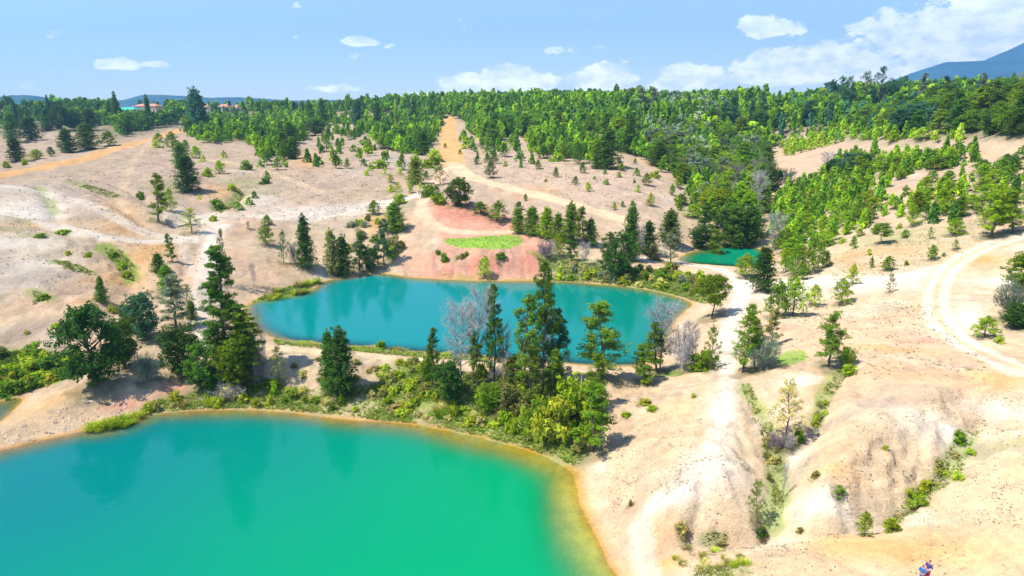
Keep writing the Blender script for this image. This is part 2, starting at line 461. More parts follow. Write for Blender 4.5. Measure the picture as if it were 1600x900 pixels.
# gullies carved along the drainage lines (pixels, depth m, half width m)
GULLIES = [
 ([(1160,605),(1180,640),(1205,690),(1216,740),(1212,800),(1200,832)], .8, 2.0),
 ([(1325,570),(1290,620),(1275,660),(1240,710),(1222,760)], .7, 1.5),
 ([(1545,645),(1500,690),(1480,725),(1450,760),(1400,800),(1345,822),(1280,828)], .8, 1.3),
 ([(1600,690),(1540,700),(1500,725),(1470,750)], .8, 1.8),
 ([(1250,690),(1300,660),(1350,630),(1400,600)], .5, 1.6),
 ([(1020,868),(1070,840),(1130,846),(1200,842)], .8, 1.2),
 ([(160,385),(185,405),(205,435),(195,470),(150,500)], 1.4, 3.5),
 ([(60,290),(80,320),(90,345)], .8, 2.5),
 ([(0,440),(60,440),(130,455)], .7, 2.0),
 ([(380,300),(350,325),(300,330),(270,350)], 1.2, 3.),
 ([(0,345),(60,350),(110,370),(150,390)], .6, 2.),
 ([(480,345),(540,325),(600,320)], .9, 2.5),
 ([(110,290),(160,300),(200,330),(225,350)], .9, 2.5),
 ([(130,275),(190,290),(235,320)], .7, 2.),
 ([(250,470),(280,440),(300,400),(320,370)], .6, 2.),
 ([(900,640),(860,610),(800,600)], .5, 1.5),
]
gul = np.zeros(len(X))
for px, dep, wd in GULLIES:
    w = px_shape(px, ground)
    nzs = 1 + 0.5 * fbm(X, Y, 5., 2, 4.)
    d = seg_dist(XY, w, False, wd * 3)
    m = np.exp(-(d / (wd * nzs * .75)) ** 2) * (d < wd * 3)
    H = H - dep * m * sstep(0.5, 6, SDw)
    gul = np.maximum(gul, m)
RG_ = [([(1130,700),(1165,715)],.4,.7),([(1120,660),(1160,690),(1195,720)],.35,.6),([(1100,700),(1070,740),(1030,790)],.3,.6),([(1140,740),(1165,780),(1190,800)],.4,.6),([(1100,760),(1110,800),(1120,835)],.35,.6),
 ([(1060,690),(1010,720),(965,745)],.3,.6),([(1040,640),(990,670),(955,700)],.3,.6),([(1090,640),(1030,690),(990,740),(960,790)],.35,.7),([(1300,640),(1270,690)],.4,.7),([(1350,660),(1320,700),(1290,720),(1262,735)],.45,.7),
 ([(1380,690),(1350,740),(1345,790)],.45,.7),([(1420,680),(1400,730),(1395,780)],.45,.7),([(1450,650),(1440,700),(1440,750)],.4,.6),([(1570,600),(1530,630),(1515,665)],.45,.8),([(1600,610),(1580,640),(1550,665)],.4,.7),([(1540,590),(1500,620),(1470,680)],.35,.7),
 ([(1600,730),(1520,775),(1450,815)],.3,.6),([(1600,800),(1520,830),(1460,850)],.2,.6),([(1310,740),(1320,780),(1325,815)],.35,.6),([(1270,750),(1262,790),(1240,815)],.35,.6),([(1150,870),(1230,860),(1300,850)],.25,.6)]
for px, dep, wd in RG_:
    w = px_shape(px, ground)
    d = seg_dist(XY + 0.9 * np.stack([fbm(X, Y, 3., 2, 61.), fbm(X, Y, 3., 2, 62.)], 1), w, False, wd * 3)
    m = np.exp(-(d / wd) ** 2) * (d < wd * 3)
    H = H - dep * m; gul = np.maximum(gul, m * .6)
# the cliff of the red mound: gullied face
cxm, cym = on_plane(745, 414, 4.5)
cliff = np.exp(-(((X - cxm) / 20) ** 4 + ((Y - cym) / 6.5) ** 4)) * sstep(.2, 1.2, SDw)
cx2, cy2 = on_plane(725, 332, 11)
cliff = np.maximum(cliff, np.exp(-(((X - cx2) / 18) ** 4 + ((Y - cy2) / 14) ** 4)) * .8)
crill = ridged(X + 1.2 * fbm(X, Y, 5., 2, 71.), Y * .15, 4.5, 3, 72.)
H = H - cliff * 1.1 * np.clip(crill - .35, 0, 1)
# erosion scarps round the foreground benches: sharp small steps following contour noise
hs = H * 0.9 + 1.2 * fbm(X, Y, 9., 3, 11.)
stp = (hs - np.floor(hs)); stp = sstep(0.35, 0.65, stp) + np.floor(hs)
mscarp = sstep(1.5, 6, SDw) * sstep(0.05, 0.5, fbm(X, Y, 30., 2, 12.)) * sstep(300, 160, RAD)
H = H + 0.6 * mscarp * (stp - hs)

# ------------------------------------------------------------------ ground colour (albedo only)
def s2l(r, g, b):
    return np.array([((c / 255 + .055) / 1.055) ** 2.4 if c > 10 else c / 255 / 12.92 for c in (r, g, b)])

TAN = np.array([.58, .43, .255]); PINK = np.array([.59, .39, .24]); WHITE = np.array([.71, .61, .47])
BROWN = np.array([.36, .27, .195]); ORANGE = np.array([.60, .345, .14]); RED = np.array([.58, .25, .16])
GREY = np.array([.45, .38, .29]); GRASS = np.array([.24, .33, .05]); DRYG = np.array([.33, .32, .13]); VIV = np.array([.26, .42, .055])
OCHRE = np.array([.42, .27, .03]); MAUVE = np.array([.45, .325, .225])

n1 = fbm(X, Y, 26., 4, 21.); n2 = fbm(X, Y, 9., 4, 22.); n3 = fbm(X, Y, 2.2, 4, 23.); n4 = fbm(X, Y, 60., 3, 24.)
CC = np.tile(TAN, (len(X), 1))
def lay(col, m):
    global CC
    m = np.clip(m, 0, 1)[:, None]
    CC = CC * (1 - m) + np.asarray(col) * m
lay(PINK, sstep(-.1, .6, n1) * .7)
lay(WHITE, sstep(.0, .6, n2 + .4 * n3) * .42)
lay(ORANGE, sstep(.15, .7, fbm(X, Y, 18., 4, 31.)) * .45)
# far slopes: mauve brown dry turf
far = sstep(150, 240, RAD)
lay(MAUVE, far * (.72 + .3 * n2))
lay(ORANGE * .9, far * sstep(.2, .8, fbm(X, Y, 34., 4, 35.)) * .35)
lay(DRYG * .8, far * sstep(.15, .7, fbm(X, Y, 28., 4, 36.)) * .7)
lay(ORANGE * .8, far * sstep(.1, .7, fbm(X, Y, 15., 4, 37.)) * .3)
lay(WHITE * .95, far * sstep(.25, .7, fbm(X, Y * .6, 20., 5, 38.)) * .5 * sstep(420, 300, RAD))

def blob(u, v, ru, rv, col, st, nz=.35):
    p = ground([u, u, u, u - ru, u + ru], [v, v - rv, v + rv, v, v])
    c = p[0]; r = np.hypot(*c); e1 = c / r; e2 = np.array([e1[1], -e1[0]])
    Rr = max(1.0, np.hypot(*(p[1] - p[2])) / 2); Rl = max(1.0, ru / F * r)
    q = XY - c
    a = (q @ e1) / Rr; b = (q @ e2) / Rl
    k = a * a + b * b
    lay(col, min(1, st * 1.6) * np.exp(-k * (1 + nz * 1.2 * n2 + nz * n1)) * (k < 9))

def area(px, col, st, soft=1.5, nz=1.5, it=2):
    w = px_shape(px, ground, it, True)
    d = seg_dist(XY, w, True, soft * 4 + 6)
    d = np.where(inside(XY, w), d, -d)
    lay(col, st * sstep(-soft, soft, d + nz * n2 + nz * .9 * n3) * (.85 + .3 * sstep(-.4, .4, n3 + .5 * n2)))

def stroke(px, col, st, wd, soft=.6, nz=.4, it=2):
    w = px_shape(px, ground, it)
    d = seg_dist(XY, w, False, wd * 2 + 4)
    lay(col, st * sstep(wd + soft, wd - soft, d + nz * n2 + nz * .6 * n3))

for b_ in [
 # left bare hill
 (60,330,90,26,WHITE,.65),(60,300,70,10,GREY*1.25,.55),(20,380,60,12,WHITE,.5),(180,330,40,24,ORANGE*.95,.55),(150,300,50,14,BROWN*1.2,.5),(245,268,60,22,MAUVE*1.15,.75),
 (40,430,60,20,GREY*1.2,.6),(60,410,50,10,WHITE,.4),(180,435,46,14,ORANGE,.6),(225,400,30,18,ORANGE*1.05,.65),(150,468,60,10,ORANGE*1.02,.45),(60,480,60,12,PINK,.5),(50,515,60,14,BROWN,.55),
 (300,420,30,30,PINK,.6),(370,400,26,24,PINK*1.02,.7),(390,350,40,18,PINK*.92,.6),(330,400,12,50,WHITE,.8),(310,340,44,10,WHITE,.6),(400,310,40,14,WHITE*.95,.65),(350,300,30,14,ORANGE,.5),
 (60,350,70,8,ORANGE,.4),(200,360,26,8,ORANGE,.5),(140,335,30,10,BROWN*1.3,.5),(255,290,26,10,DRYG,.4),(420,300,40,8,DRYG,.4),(380,285,30,8,DRYG,.45),(560,300,50,8,DRYG,.3),(110,430,40,8,BROWN*1.2,.5),(130,455,50,6,BROWN,.4),(20,440,30,8,BROWN*1.2,.4),(250,385,20,8,ORANGE,.6),(50,555,26,10,GREY*1.3,.6),(90,540,24,10,BROWN,.5),(40,640,60,14,TAN*1.12,.9),(90,625,50,14,ORANGE*1.15,.5),(150,625,50,12,TAN*1.1,.8),(190,632,30,10,RED*1.15,.5),(270,610,22,14,RED*1.2,.55),
 (470,330,60,10,WHITE,.6),(560,330,50,10,WHITE,.5),(500,390,40,18,TAN*1.05,.7),(500,425,26,9,WHITE*.95,.8),(590,345,24,16,ORANGE*1.05,.7),(420,430,26,14,PINK,.6),
 (500,290,70,20,MAUVE*1.08,.7),(550,250,70,16,MAUVE*1.1,.6),(480,250,20,10,ORANGE,.6),(540,185,44,8,PINK*.95,.7),(620,250,30,12,GREY,.5),(800,270,60,20,MAUVE*1.1,.8),
 # mound of red earth
 (720,335,48,14,RED,.95),(700,330,20,10,RED,.5),(790,350,30,8,RED,.7),(740,352,50,8,PINK*1.1,.7),(690,350,20,14,PINK*1.1,.7),(740,412,80,14,RED*1.2,.9),(830,400,20,16,RED*1.15,.85),(640,400,28,22,PINK*1.1,.8),(612,405,16,14,TAN,.7),
 (650,345,16,22,PINK*1.05,.7),
 # slopes beyond
 (900,290,90,22,MAUVE*1.12,.85),(960,300,60,20,MAUVE*1.15,.8),(830,300,40,10,ORANGE,.4),(1240,240,34,14,PINK,.8),(1230,265,20,14,PINK,.7),(1010,210,22,8,PINK,.9),(1040,222,20,10,PINK,.9),
 (1560,240,46,9,PINK*1.0,.7),(1430,300,50,10,PINK,.5),(1580,285,40,9,TAN,.6),
 (1400,370,70,14,DRYG*1.1,.4),(1360,395,60,8,ORANGE,.4),(1540,405,36,12,ORANGE*1.05,.7),
 # right plateau
 (1300,520,110,30,PINK*1.12,.75),(1420,510,80,20,PINK*1.12,.5),(1470,535,40,7,RED*1.2,.45),(1520,555,40,8,RED*1.2,.4),(1240,545,50,10,PINK*1.1,.6),(1380,545,60,7,ORANGE,.5),
 (1390,580,80,20,PINK*1.05,.7),(1370,632,50,10,BROWN*1.25,.7),(1560,590,40,14,ORANGE*1.15,.6),(1330,440,110,12,WHITE*1.05,.85),(1230,450,60,14,WHITE,.7),(1500,500,30,26,WHITE*1.0,.8),(1570,440,40,10,WHITE,.6),
 (1470,680,60,30,WHITE*1.0,.7),(1560,640,50,20,WHITE*.98,.5),(1420,720,40,30,TAN*1.1,.6),(1300,730,30,12,ORANGE*1.2,.5),(1290,780,50,24,WHITE*1.05,.85),(1240,715,20,22,WHITE*1.05,.7),
 (1250,595,40,10,WHITE*1.05,.8),(1140,590,60,10,PINK*1.15,.6),(1040,650,50,30,PINK*1.1,.55),(1130,640,24,34,WHITE*1.08,.85),(1120,720,46,30,WHITE*1.08,.85),(1000,760,40,30,PINK*1.08,.45),(1120,790,60,24,TAN*1.2,.6),(1060,770,40,12,WHITE*1.1,.8),
 (1040,880,26,14,ORANGE*1.15,.8),(1220,850,40,8,WHITE*1.08,.7),(1400,860,160,24,ORANGE*1.1,.6),(1350,850,60,8,ORANGE*1.1,.5),(1560,780,70,50,TAN*1.12,.6),
 (1290,650,40,14,TAN*1.15,.6),(1200,560,30,6,VIV*.8,.0)]:
    blob(*b_)

area([(655,322),(700,313),(760,324),(810,348),(850,372),(862,400),(852,434),(700,434),(622,430),(640,402),(690,394),(700,368),(668,345)], RED * 1.12, .62, 1.5, 3.0)
lay(PINK * 1.1, cliff * sstep(.1, .6, fbm(X, Y * .3, 5., 3, 73.)) * .6)
lay(BROWN * .9, cliff * sstep(.55, .85, crill) * .45)
area([(672,320),(720,316),(770,330),(800,348),(740,350),(690,340)], RED, .75, 1.5, 2.)

# wet and mineral-stained margins
lay(TAN * 1.15, sstep(3.2, .6, SDw) * (LID == 0) * (SD > -2) * .8)
lay(ORANGE * .95, sstep(1.6, .1, SDw) * (SD > -3) * .75)
lay(OCHRE, sstep(.5, -.6, SDw) * 1.0)
lay(np.array([.50, .24, .06]), sstep(.9, .0, np.abs(SDw + .3)) * (LID == 0) * .7)
lay(np.array([.60, .50, .14]), sstep(.2, -1.2, SDw) * SHELF * (X > on_plane(880, 760, 0)[0] - 8) * .9)
qx_, qy_ = on_plane(800, 700, 0)
lay(np.array([.46, .26, .02]), sstep(2.4, -.2, SDw + n3) * np.exp(-(((X - qx_) / 20) ** 2 + ((Y - qy_) / 14) ** 2)) * (SD < 8) * .9)
lay(np.array([.10, .16, .05]), sstep(-4, -9, SDw))

# greenery growing flat on the ground
BANK = [(205,655),(240,625),(300,612),(380,612),(440,600),(520,606),(600,600),(640,560),(700,575),(760,600),(860,600),(900,640),(930,700),(900,728),(860,712),(780,690),(700,670),(560,652),(470,643),(400,637),(290,640)]
area(BANK, DRYG * 1.0, .75, 1.2, 2.2)
area([(600,600),(640,562),(720,580),(820,610),(900,650),(915,700),(840,690),(740,665),(660,650)], GRASS, .65, 1., 2.5)
area([(-30,545),(60,548),(130,560),(128,585),(70,602),(0,622),(-40,640)], GRASS, .85, 1., 1.6)
area([(692,373),(740,371),(812,365),(818,380),(792,390),(740,388),(702,384)], VIV, 1.0, .35, .5)
area([(840,385),(880,395),(930,410),(1000,425),(1070,440),(1090,470),(1000,450),(930,442),(860,438),(850,420)], DRYG, .85, 1., 2.)
area([(1000,420),(1060,425),(1110,430),(1120,460),(1090,472),(1050,455),(1000,440)], GRASS * .8, .4, 1., 3.)
area([(395,470),(430,455),(500,440),(470,462),(430,470),(395,484)], GRASS*.9, .8, .6, .8)
area([(1205,560),(1235,545),(1265,548),(1262,562),(1225,575)], VIV * .9, .9, .3, .6)
area([(1000,580),(1040,578),(1075,582),(1060,588),(1000,590)], VIV * .8, .8, .3, .6)
area([(1090,840),(1135,832),(1140,850),(1100,855)], DRYG, .75, .3, .6)
area([(1090,885),(1170,880),(1175,905),(1090,905)], DRYG, .6, .4, .8)
for px, c, st, wd in [
 ([(160,386),(180,395),(200,418),(206,438)], GRASS, .8, 1.6), ([(80,408),(110,415),(140,426)], GRASS, .6, 1.0), ([(60,293),(75,310),(86,335)], GRASS, .5, 1.5),
 ([(110,283),(140,293),(180,305)], DRYG, .6, 1.6), ([(340,328),(365,318),(376,306),(366,296)], GRASS, .7, 1.6), ([(0,334),(20,340),(40,348)], DRYG, .5, 1.5), ([(88,362),(116,364)], GRASS, .7, 1.2),
 ([(40,368),(74,368)], DRYG, .6, 1.2), ([(0,357),(28,360)], DRYG, .6, 1.2), ([(50,455),(78,468)], GRASS, .5, 1.4),
 ([(1160,605),(1185,640),(1200,670)], GRASS * 1.1, .75, .7), ([(1205,700),(1216,740),(1214,790),(1208,815)], GRASS * 1.15, .8, .9),
 ([(1320,570),(1295,600),(1282,640),(1275,665)], GRASS * 1.1, .7, .8), ([(1510,685),(1490,720),(1475,745)], GRASS * 1.1, .7, .9), ([(1600,688),(1550,705),(1500,715)], DRYG, .6, 1.0),
 ([(1470,750),(1430,790),(1400,815)], DRYG, .6, .9), ([(1290,700),(1255,725),(1235,760)], GREY*.8, .5, .6), ([(1340,640),(1280,670),(1240,700)], GREY, .4, .6),
 ([(430,532),(520,541),(600,549),(700,557),(760,562)], DRYG * 1.05, .9, .9), ([(690,430),(760,436),(850,437)], OCHRE, .5, .6),
 ([(830,395),(880,405),(950,425),(1040,448)], GRASS, .5, 1.4)]:
    stroke(px, c, st, wd, .5, .8)

# tracks
PATHW = WHITE * 1.0
for px, c, st, wd in [
 ([(-40,280),(0,273),(60,263),(120,249),(180,233),(240,216),(292,200)], ORANGE * 1.12, 1, 5.0),
 ([(700,186),(700,210),(705,235),(708,258)], ORANGE * 1.12, 1, 5.4), ([(706,255),(730,276),(790,291),(850,307),(900,321),(960,338),(1000,352)], TAN * 1.18, .95, 3.2),
 ([(700,262),(676,285),(668,305),(655,322),(668,348),(700,360),(745,365),(800,362)], PINK * 1.3, .9, 2.0),
 ([(662,303),(610,316),(560,326),(500,338),(440,342),(400,338)], WHITE, .8, 2.4), ([(330,250),(380,258),(440,275),(500,300)], TAN*1.1, .7, 1.6),
 ([(0,290),(60,300),(130,315),(180,340),(230,368),(300,372),(350,352)], PATHW, .6, 2.2), ([(0,332),(50,340),(110,360),(200,378),(300,376)], PATHW, .75, 2.0),
 ([(350,352),(328,385),(318,420),(314,460),(308,510),(318,545)], PATHW, .6, 1.7), ([(0,505),(60,488),(130,480),(190,468)], TAN * 1.15, .6, 1.5), ([(240,215),(200,262),(190,300),(192,335)], TAN*1.1, .5, 1.5),
 ([(300,430),(290,400),(280,370)], PATHW, .5, 1.0),
 ([(404,540),(450,545),(520,551),(600,558),(700,566),(760,572),(850,580),(930,588)], TAN * 1.25, .95, 1.15),
 ([(985,402),(1040,409),(1100,416),(1148,428),(1165,452),(1152,480),(1140,515),(1136,548),(1130,575)], PATHW, .95, 1.7),
 ([(1165,445),(1230,447),(1290,440),(1360,436),(1430,430),(1470,420)], PATHW, .85, 2.4),
 ([(1620,360),(1560,378),(1510,398),(1480,420),(1466,445),(1460,475),(1468,505),(1500,535),(1550,560),(1620,583)], WHITE * 1.0, .75, 2.3),
 ([(1135,570),(1140,600),(1134,640),(1118,685),(1085,735),(1040,775),(1004,806),(1000,835),(1006,868),(1018,910)], WHITE * 1.06, .6, 1.0)]:
    stroke(px, c, st, wd, .6, .5)
# wheel ruts on the right road
rp = px_shape([(1620,360),(1560,378),(1510,398),(1480,420),(1466,445),(1460,475),(1468,505),(1500,535),(1550,560),(1620,583)], ground)
rd = seg_dist(XY, rp, False, 6)
lay(ORANGE * 1.1, np.exp(-((rd) / .5) ** 2) * .6 + np.exp(-((rd - 2.3) / .35) ** 2) * .45)
H = H - 0.10 * np.exp(-((rd - 1.1) / .35) ** 2)
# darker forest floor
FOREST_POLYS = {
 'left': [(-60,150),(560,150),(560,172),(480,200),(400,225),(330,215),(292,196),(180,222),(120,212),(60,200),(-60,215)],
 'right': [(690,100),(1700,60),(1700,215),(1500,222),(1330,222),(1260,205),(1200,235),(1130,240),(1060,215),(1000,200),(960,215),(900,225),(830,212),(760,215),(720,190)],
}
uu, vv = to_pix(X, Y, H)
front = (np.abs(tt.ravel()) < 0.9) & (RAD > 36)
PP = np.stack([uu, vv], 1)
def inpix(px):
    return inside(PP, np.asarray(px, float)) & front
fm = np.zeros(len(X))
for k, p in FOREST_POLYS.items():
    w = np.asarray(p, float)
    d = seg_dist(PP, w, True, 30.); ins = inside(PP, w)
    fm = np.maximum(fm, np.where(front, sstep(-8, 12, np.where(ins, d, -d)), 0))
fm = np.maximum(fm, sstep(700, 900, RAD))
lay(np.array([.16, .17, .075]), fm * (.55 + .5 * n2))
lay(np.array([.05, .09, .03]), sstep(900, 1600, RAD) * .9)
# specks of dry tufts and stones, plus overall value noise
CC = CC * (1 + .10 * n3 + .05 * n2)[:, None]
seam = sstep(.60, .85, r2) * sstep(-.1, .4, fbm(X, Y, 20., 3, 43.)) * nearm
lay(BROWN * .85, seam * .45)
lay(ORANGE, sstep(.0, .6, fbm(X, Y, 13., 4, 44.)) * sstep(120, 90, RAD) * .3)
lay(GREY * .85, np.clip(gul - .25, 0, 1) * .35 * (RAD < 140))
sp = fbm(X, Y, 1.1, 2, 41.)
lay(BROWN * .8, sstep(.42, .62, sp) * sstep(.0, .35, fbm(X, Y, 12., 2, 42.)) * .5 * sstep(4, 8, SDw) * (RAD < 200))
# dark seams where the rills cut the bare slopes
lay(BROWN * .72, sstep(.62, .95, rill) * sstep(-.1, .5, n1 + n2) * .34 * sstep(3, 8, SDw) * sstep(260, 140, RAD))
CC = np.clip(CC, .01, .80)

# ------------------------------------------------------------------ mesh helpers
def mesh_np(name, co, faces=None, tris=None, smooth=False):
    """faces: (n,4) or (n,3) index array"""
    me = bpy.data.meshes.new(name)
    f = faces if faces is not None else tris
    k = f.shape[1]
    me.vertices.add(len(co)); me.vertices.foreach_set('co', np.ascontiguousarray(co, dtype=np.float32).ravel())
    me.loops.add(f.size); me.loops.foreach_set('vertex_index', np.ascontiguousarray(f, dtype=np.int32).ravel())
    me.polygons.add(len(f)); me.polygons.foreach_set('loop_start', np.arange(0, f.size, k, dtype=np.int32))
    me.polygons.foreach_set('loop_total', np.full(len(f), k, dtype=np.int32))
    me.polygons.foreach_set('use_smooth', np.full(len(f), smooth))
    me.update(calc_edges=True)
    return me

def set_color(me, col, name='Col'):
    at = me.color_attributes.new(name, 'FLOAT_COLOR', 'POINT')
    c4 = np.ones((len(col), 4), np.float32); c4[:, :3] = col
    at.data.foreach_set('color', c4.ravel())

def link(name, me, parent=None, **props):
    o = bpy.data.objects.new(name, me)
    COL.objects.link(o)
    if parent is not None:
        o.parent = parent
    for k, v in props.items():
        if v is not None:
            o[k] = v
    return o

def new_mat(name):
    m = bpy.data.materials.new(name); m.use_nodes = True
    nt = m.node_tree; nt.nodes.clear()
    return m, nt.nodes, nt.links

# ground material: the mapped albedo, broken up by grain; fine bump
def ground_material():
    m, N, Lk = new_mat('soil')
    out = N.new('ShaderNodeOutputMaterial')
    at = nd(N, 'ShaderNodeAttribute', attribute_name='Col')
    tcn = N.new('ShaderNodeTexCoord')
    def noise(s, d=5, r=.6):
        n = nd(N, 'ShaderNodeTexNoise'); n.inputs['Scale'].default_value = s; n.inputs['Detail'].default_value = d; n.inputs['Roughness'].default_value = r
        Lk.new(tcn.outputs['Object'], n.inputs['Vector']); return n.outputs[0]
    a, b, c = noise(.9, 7, .72), noise(3.5, 5, .7), noise(.16, 5, .6)
    v = mth(N, Lk, 'ADD', mth(N, Lk, 'MULTIPLY', a, .55), mth(N, Lk, 'MULTIPLY', b, .45))
    v = mth(N, Lk, 'ADD', v, mth(N, Lk, 'MULTIPLY', mth(N, Lk, 'SUBTRACT', c, .5), .5))
    v = mth(N, Lk, 'MULTIPLY_ADD', v, 1.5, .25)
    mx = nd(N, 'ShaderNodeMix', data_type='RGBA', blend_type='MULTIPLY'); mx.inputs[0].default_value = 1
    Lk.new(at.outputs['Color'], mx.inputs[6])
    cb = N.new('ShaderNodeCombineColor')
    Lk.new(v, cb.inputs[0]); Lk.new(mth(N, Lk, 'MULTIPLY_ADD', v, .93, .07), cb.inputs[1]); Lk.new(mth(N, Lk, 'MULTIPLY_ADD', v, .85, .15), cb.inputs[2])
    Lk.new(cb.outputs[0], mx.inputs[7])
    bs = N.new('ShaderNodeBsdfDiffuse'); bs.inputs['Roughness'].default_value = .6
    Lk.new(mx.outputs[2], bs.inputs['Color'])
    bp = N.new('ShaderNodeBump'); bp.inputs['Strength'].default_value = .8; bp.inputs['Distance'].default_value = .55
    hgt = mth(N, Lk, 'ADD', a, mth(N, Lk, 'MULTIPLY', b, .3))
    Lk.new(hgt, bp.inputs['Height']); Lk.new(bp.outputs[0], bs.inputs['Normal'])
    Lk.new(bs.outputs[0], out.inputs[0])
    return m
SOIL = ground_material()

idx = np.arange(NT * NR).reshape(NT, NR)
q = np.stack([idx[:-1, :-1], idx[1:, :-1], idx[1:, 1:], idx[:-1, 1:]], -1).reshape(-1, 4)[:, ::-1]
P3 = np.stack([X, Y, H], 1)
gm = mesh_np('ground', P3, q, smooth=True)
if gm.polygons[len(gm.polygons) // 2].normal.z < 0:
    gm.flip_normals()
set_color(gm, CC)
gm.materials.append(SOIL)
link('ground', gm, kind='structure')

# ------------------------------------------------------------------ water
def water_material(name, deep, deep2, kdens, direction, rough=.035):
    m, N, Lk = new_mat(name)
    out = N.new('ShaderNodeOutputMaterial')
    at = nd(N, 'ShaderNodeAttribute', attribute_name='depth')
    gr = nd(N, 'ShaderNodeAttribute', attribute_name='mineral_reflection')
    tcn = N.new('ShaderNodeTexCoord')
    mx = nd(N, 'ShaderNodeMix', data_type='RGBA')
    mx.inputs[6].default_value = (*deep, 1); mx.inputs[7].default_value = (*deep2, 1)
    Lk.new(gr.outputs['Fac'], mx.inputs[0])
    dif = N.new('ShaderNodeBsdfDiffuse'); Lk.new(mx.outputs[2], dif.inputs['Color'])
    tr = N.new('ShaderNodeBsdfTransparent'); tr.inputs['Color'].default_value = (.86, .95, .80, 1)
    fac = mth(N, Lk, 'SUBTRACT', 1.0, mth(N, Lk, 'POWER', 2.718, mth(N, Lk, 'MULTIPLY', at.outputs['Fac'], -kdens)))
    ms = N.new('ShaderNodeMixShader'); Lk.new(fac, ms.inputs[0]); Lk.new(tr.outputs[0], ms.inputs[1]); Lk.new(dif.outputs[0], ms.inputs[2])
    gl = N.new('ShaderNodeBsdfGlossy'); gl.inputs['Roughness'].default_value = rough
    fr = N.new('ShaderNodeFresnel'); fr.inputs['IOR'].default_value = 1.33
    w1 = nd(N, 'ShaderNodeTexNoise'); w1.inputs['Scale'].default_value = .9; w1.inputs['Detail'].default_value = 4
    Lk.new(tcn.outputs['Object'], w1.inputs['Vector'])
    bp = N.new('ShaderNodeBump'); bp.inputs['Strength'].default_value = .45; bp.inputs['Distance'].default_value = .06
    Lk.new(w1.outputs[0], bp.inputs['Height']); Lk.new(bp.outputs[0], gl.inputs['Normal'])
    mf = N.new('ShaderNodeMixShader'); Lk.new(fr.outputs[0], mf.inputs[0]); Lk.new(ms.outputs[0], mf.inputs[1]); Lk.new(gl.outputs[0], mf.inputs[2])
    Lk.new(mf.outputs[0], out.inputs[0])
    return m

def water(key, obj, mat, mineral_reflection):
    z, poly = LK[key]
    lid = list(LK).index(key)
    m = ((SD < 3.5) & (LID == lid) & (H < z + .6)).reshape(NT, NR)
    f = m[:-1, :-1] | m[1:, :-1] | m[1:, 1:] | m[:-1, 1:]
    ring = m.copy()
    fi = np.where(f)
    fq = np.stack([idx[fi[0], fi[1]], idx[fi[0], fi[1] + 1], idx[fi[0] + 1, fi[1] + 1], idx[fi[0] + 1, fi[1]]], -1)
    used, inv = np.unique(fq, return_inverse=True)
    co = np.stack([X[used], Y[used], np.full(len(used), z)], 1)
    me = mesh_np(obj, co, inv.reshape(-1, 4), smooth=True)
    if me.polygons[0].normal.z < 0:
        me.flip_normals()
    a = me.attributes.new('depth', 'FLOAT', 'POINT'); a.data.foreach_set('value', np.clip(z - H[used], 0, 10).astype(np.float32))
    a = me.attributes.new('mineral_reflection', 'FLOAT', 'POINT'); a.data.foreach_set('value', np.clip(mineral_reflection(co[:, 0], co[:, 1]), 0, 1).astype(np.float32))
    me.materials.append(mat)
    link(obj, me, kind='structure')
ax_, ay_ = on_plane(150, 720, 0); bx_, by_ = on_plane(780, 860, 0)
water('lower', 'lake_water', water_material('teal_lake_water', (.0, .165, .155), (.0, .285, .10), 1.15, None),
      lambda x, y: ((x - ax_) * (bx_ - ax_) + (y - ay_) * (by_ - ay_)) / ((bx_ - ax_) ** 2 + (by_ - ay_) ** 2) + .12 * fbm(x, y, 25., 2, 50.))
water('upper', 'upper_lake_water', water_material('turquoise_lake_water', (.0, .215, .195), (.0, .195, .11), 1.5, None, .06),
      lambda x, y: (x + 2) / 34 + .1 * fbm(x, y, 25., 2, 51.))  # greener towards the right end: reflections put into the water colour
water('little', 'little_lake_water', water_material('green_lake_water', (.0, .22, .10), (.0, .30, .16), 1.6, None, .05), lambda x, y: (x - 50) / 20)
water('pond', 'pond_water', water_material('pond_water', (.03, .16, .17), (.10, .13, .03), 1.5, None, .05), lambda x, y: x * 0 + .3)

# ------------------------------------------------------------------ distant mountain and hills
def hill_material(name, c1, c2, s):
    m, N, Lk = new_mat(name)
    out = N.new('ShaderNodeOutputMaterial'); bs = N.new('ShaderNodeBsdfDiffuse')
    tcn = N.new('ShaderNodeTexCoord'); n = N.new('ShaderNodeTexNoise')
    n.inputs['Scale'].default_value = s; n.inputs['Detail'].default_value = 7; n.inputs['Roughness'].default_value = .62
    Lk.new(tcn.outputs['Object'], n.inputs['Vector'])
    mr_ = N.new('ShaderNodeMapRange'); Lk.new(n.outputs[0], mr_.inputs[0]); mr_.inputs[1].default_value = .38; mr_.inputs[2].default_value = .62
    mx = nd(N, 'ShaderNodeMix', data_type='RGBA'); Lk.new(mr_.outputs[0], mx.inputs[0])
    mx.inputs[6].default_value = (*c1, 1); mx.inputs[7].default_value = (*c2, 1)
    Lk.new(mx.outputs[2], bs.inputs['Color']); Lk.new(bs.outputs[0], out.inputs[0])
    return m
